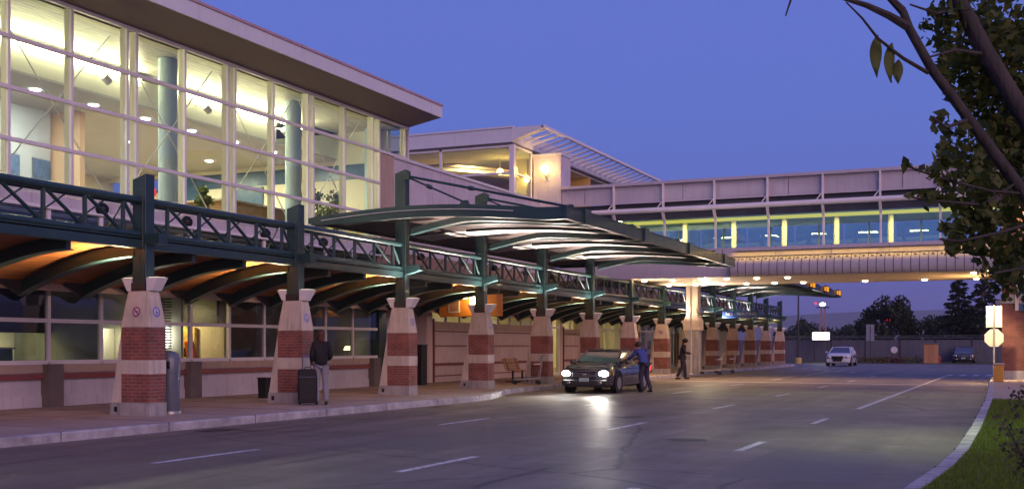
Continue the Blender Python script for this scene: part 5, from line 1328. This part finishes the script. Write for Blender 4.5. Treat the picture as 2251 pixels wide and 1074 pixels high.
potted((-20.9, 25.7, 4.8), 1.15, .35, 'small potted plant behind the upper glass between the first two green posts', 300)
# ---- distance: trees, fence, shed, hut
def tree_far(name, label, p, h, wd, n, size, mat, seed, grp='trees beyond the far fence'):
    r_ = np.random.default_rng(seed); t = thing(name, label, 'tree', p, grp); p = Vector(p)
    tk = MB().tube([p, p+Vector((0,0,h*.5)), p+Vector((.1,0,h*.8))], [h*.03, h*.022, h*.008], 7); cs, rs = [], []
    for k in range(16):
        a_ = r_.uniform(0, 2*PI); zz = r_.uniform(.28, .90); rr = wd*.5*(1-abs(zz-.55)*1.1)*r_.uniform(.3, .95)
        q = p+Vector((rr*math.cos(a_), rr*math.sin(a_), h*zz)); cs.append(q); rs.append(wd*r_.uniform(.13, .22)); tk.tube([p+Vector((0,0,h*zz*.6)), q], [h*.012, h*.003], 5)
    tk.build('trunk', bark_d, t); leaf_cloud('foliage', cs, rs, n, size, mat, t)
def conifer(label, p, h, wd, n, seed):
    r_ = np.random.default_rng(seed); t = thing('conifer_tree', label, 'tree', p, 'conifers beyond the far fence'); p = Vector(p)
    tk = MB().tube([p, p+Vector((0,0,h))], [h*.022, .04], 7); cs, rs = [], []
    for k in range(46):
        zz = .12+.86*(k/45); L = wd*.5*(1.05-zz)*r_.uniform(.7, 1.15)+.25; a_ = k*2.4+r_.uniform(-.4,.4)
        q = p+Vector((L*math.cos(a_), L*math.sin(a_), h*zz-.10*L)); tk.tube([p+Vector((0,0,h*zz)), q], [h*.006+.02, .015], 4)
        for s_ in (.45,.8,1.0): cs.append((p+Vector((0,0,h*zz))).lerp(q, s_)); rs.append((L*.26+.15, L*.26+.15, h*.016+.05))
    tk.build('trunk', bark_d, t); leaf_cloud('foliage', cs, rs, n, .34, lf_conif, t, flat=.6)
def gp(px_, z): v = atd(px_, 760, z); v.z = 0; return v
tree_far('broadleaf_tree', 'large dark round-crowned tree beyond the fence with a lobed top', gp(1958,118), 6.6, 6.4, 5200, .30, lf_dark, 3)
tree_far('broadleaf_tree', 'lower dark tree right of the large round-crowned tree', gp(2022,122), 4.4, 4.6, 2600, .28, lf_dark, 4)
tree_far('broadleaf_tree', 'low dark tree at the left foot of the large round-crowned tree', gp(1905,124), 4.3, 3.4, 2000, .28, lf_dark, 5)
conifer('tall dark conifer under the right end of the skybridge, left of another', gp(2108,112), 8.3, 5.2, 5200, 6)
conifer('tall dark conifer nearest the brick tower', gp(2165,110), 8.8, 5.4, 5200, 8)
tree_far('broadleaf_tree', 'broad dark tree low in front of the conifers', gp(2130,116), 5.0, 7.0, 4200, .28, lf_dark, 9)
tree_far('broadleaf_tree', 'rounded dark tree left of the conifers', gp(2070,126), 5.0, 4.4, 2400, .28, lf_dark, 10)
for k, (px_, z, h, wd_) in enumerate(((1740,230,5.6,9),(1772,240,7.2,8),(1800,250,5.6,10),(1835,240,5.0,9),(1866,230,5.6,8),(1885,220,5.0,7))):
    tree_far('broadleaf_tree', ['hazy far tree at the end of the column row','hazy far tree behind the light pole, tallest of its line','hazy far tree behind the lattice mast','hazy far tree above the police car roof','hazy far tree right of the police car','small hazy far tree beside the large round-crowned tree'][k], gp(px_, z), h, wd_, 1500, .6, lf_dark, 20+k, 'hazy trees in the distance')
fn = thing('chain_fence', 'long slatted chain fence with barbed wire closing the far side of the street', 'fence', gp(1960,108))
FY = 107.0
MB().box(-24,42,FY-.02,FY+.02,.1,2.05).build('mesh_panel', M('fence_slats', (.085,.09,.12), .7, 0, .3, 1.5, stretch=(8,1,.4)), fn)
for k, x in enumerate(np.arange(-24, 42.1, 3.0)):
    MB().tube([(x,FY-.08,0),(x,FY-.08,2.15),(x,FY-.35,2.5)], .035, 6).build('post', m_dark, fn)
for q in range(3): MB().tube([(-24,FY-.15-.08*q,2.2+.11*q),(42,FY-.15-.08*q,2.2+.11*q)], .012, 4).build('barbed_wire', m_metal, fn)
vb = struct('verge', MB().add([(-60,100,.02),(60,100,.02),(60,112,.05),(-60,112,.05)], [(0,1,2,3)]), M('verge_grass', (.09,.085,.03), .95, 0, .35, .8))
for k, (px_, c_, lab) in enumerate(((1918,(.10,.085,.025),'dry yellow low bush at the fence foot, right of the police car'),(1950,(.09,.03,.04),'reddish low bush between two yellow ones at the fence foot'),(1990,(.11,.10,.03),'dry yellow low bush below the large round-crowned tree'))):
    q = atd(px_, 760, 98); q.z = .03; t = thing('low_bush', lab, 'bush', q, 'low bushes along the far fence')
    MB().tube([q, q+Vector((0,0,.3))], .03, 5).build('stem', bark_d, t); leaf_cloud('foliage', [q+Vector((dx, 0, .28)) for dx in (-.9,-.3,.3,.9)], [(.5,.4,.3)]*4, 500, .14, LEAF('bush_leaf_%d' % k, c_, tuple(v*1.4 for v in c_), .2), t)
q = atd(2047, 760, 97); t = thing('storage_hut', 'tan boarded hut standing by the far fence', 'hut', (q.x, q.y, 0))
MB().box(q.x-.55,q.x+.55,q.y-.5,q.y+.5,.03,1.66).build('wall', M('tan_boards', (.42,.22,.11), .8, 0, .2, 2, stretch=(6,6,.5)), t); MB().box(q.x-.62,q.x+.62,q.y-.58,q.y+.55,1.661,1.74).build('roof', m_roof, t)
MB().box(q.x-.25,q.x+.25,q.y-.515,q.y-.501,.06,1.5).build('door', M('tan_door', (.36,.18,.09), .7), t)
q = atd(2064, 760, 98); t = thing('fire_hydrant', 'small red fire hydrant right of the tan hut', 'hydrant', (q.x, q.y, 0)); q.z = .02
MB().lathe([(.16,0),(.16,.05),(.11,.06),(.11,.45),(.14,.46),(.14,.50),(.10,.60),(.03,.66)], q, 12).build('barrel', M('hydrant_red', (.40,.03,.03), .4), t, smooth=40); MB().tube([q+Vector((-.2,0,.38)), q+Vector((.2,0,.38))], .05, 8).build('outlet', m_metal, t)
q = atd(2062, 760, 170); t = thing('shed', 'pale far shed with a sloping roof beyond the trees', 'shed', (q.x, q.y, 0))
MB().box(q.x-2.6,q.x+2.6,q.y-2,q.y+2,0,3.2).build('wall', m_concd, t); MB().prism([(q.x-2.9,3.2),(q.x+2.9,3.2),(q.x+2.2,4.3),(q.x-2.9,4.3)], 'y', q.y-2.3, q.y+2.3).build('roof', m_white, t)
q = atd(1913, 760, 100); t = thing('blank_sign', 'grey back of a tall blank sign board by the far fence', 'sign', (q.x, q.y, 0))
MB().box(q.x-.34,q.x+.34,q.y-.03,q.y+.03,1.95,3.4).build('board', m_metal, t); MB().box(q.x-.03,q.x+.03,q.y-.08,q.y-.031,0,3.3).build('post', m_dark, t)
q = atd(1991, 760, 140); t = thing('signal_mast', 'slim far mast with one red lamp in front of the dark trees', 'mast', (q.x, q.y-22, 0))
MB().tube([(q.x,q.y-22,0),(q.x,q.y-22,4.6)], .06, 6).build('shaft', m_dark, t); MB().ball((q.x,q.y-22.1,4.2), .22).build('lamp', e_red, t)
q = atd(1976, 769, 106); t = thing('round_sign', 'small round pale sign on the far fence', 'sign', (q.x, FY-.1, 0))
MB().disc((q.x,FY-.10,1.15), .30, (0,-1,0), 20).build('plate', m_whitep, t); MB().tube([(q.x,FY-.06,0),(q.x,FY-.06,1.3)], .02, 6).build('post', m_metal, t)
# ---- air
hz = MB().box(-3200,3200,-400,6400,-1.2,260)
hm = bpy.data.materials.new('air'); hm.use_nodes = True; n_ = hm.node_tree.nodes; n_.remove(n_['Principled BSDF'])
pv_ = n_.new('ShaderNodeVolumePrincipled'); pv_.inputs['Color'].default_value = (.85,.86,.95,1); pv_.inputs['Density'].default_value = .00018; pv_.inputs['Anisotropy'].default_value = .2
hm.node_tree.links.new(pv_.outputs[0], n_['Material Output'].inputs['Volume'])
HAZE = True
if HAZE: tag(hz.build('haze', hm), kind='stuff')

# ---- street lamp over the right kerb, just outside the picture
sl_ = thing('street_lamp', 'street lamp on a dark pole standing on the lawn right of the photo edge', 'lamp', (1.0, 18.8, .14))
MB().tube([(1.0,18.8,.14),(1.0,18.8,5.9),(.9,18.8,6.15),(.45,18.8,6.25)], [.07,.05,.04,.035], 10).build('pole', m_dark, sl_, smooth=40)
MB().box(.10,.55,18.68,18.92,6.19,6.31).build('head', m_dark, sl_, bevel=.02); MB().box(.13,.50,18.70,18.90,6.175,6.189).build('lens', EM('street_lamp_lens', (.9,1,.45), 12), sl_)
lamp('SPOT', 'street_lamp_light', (.30,18.8,6.12), 1150, (.80,1,.36), sl_, (-.7,18.9,0), .1, 78, 1.0)
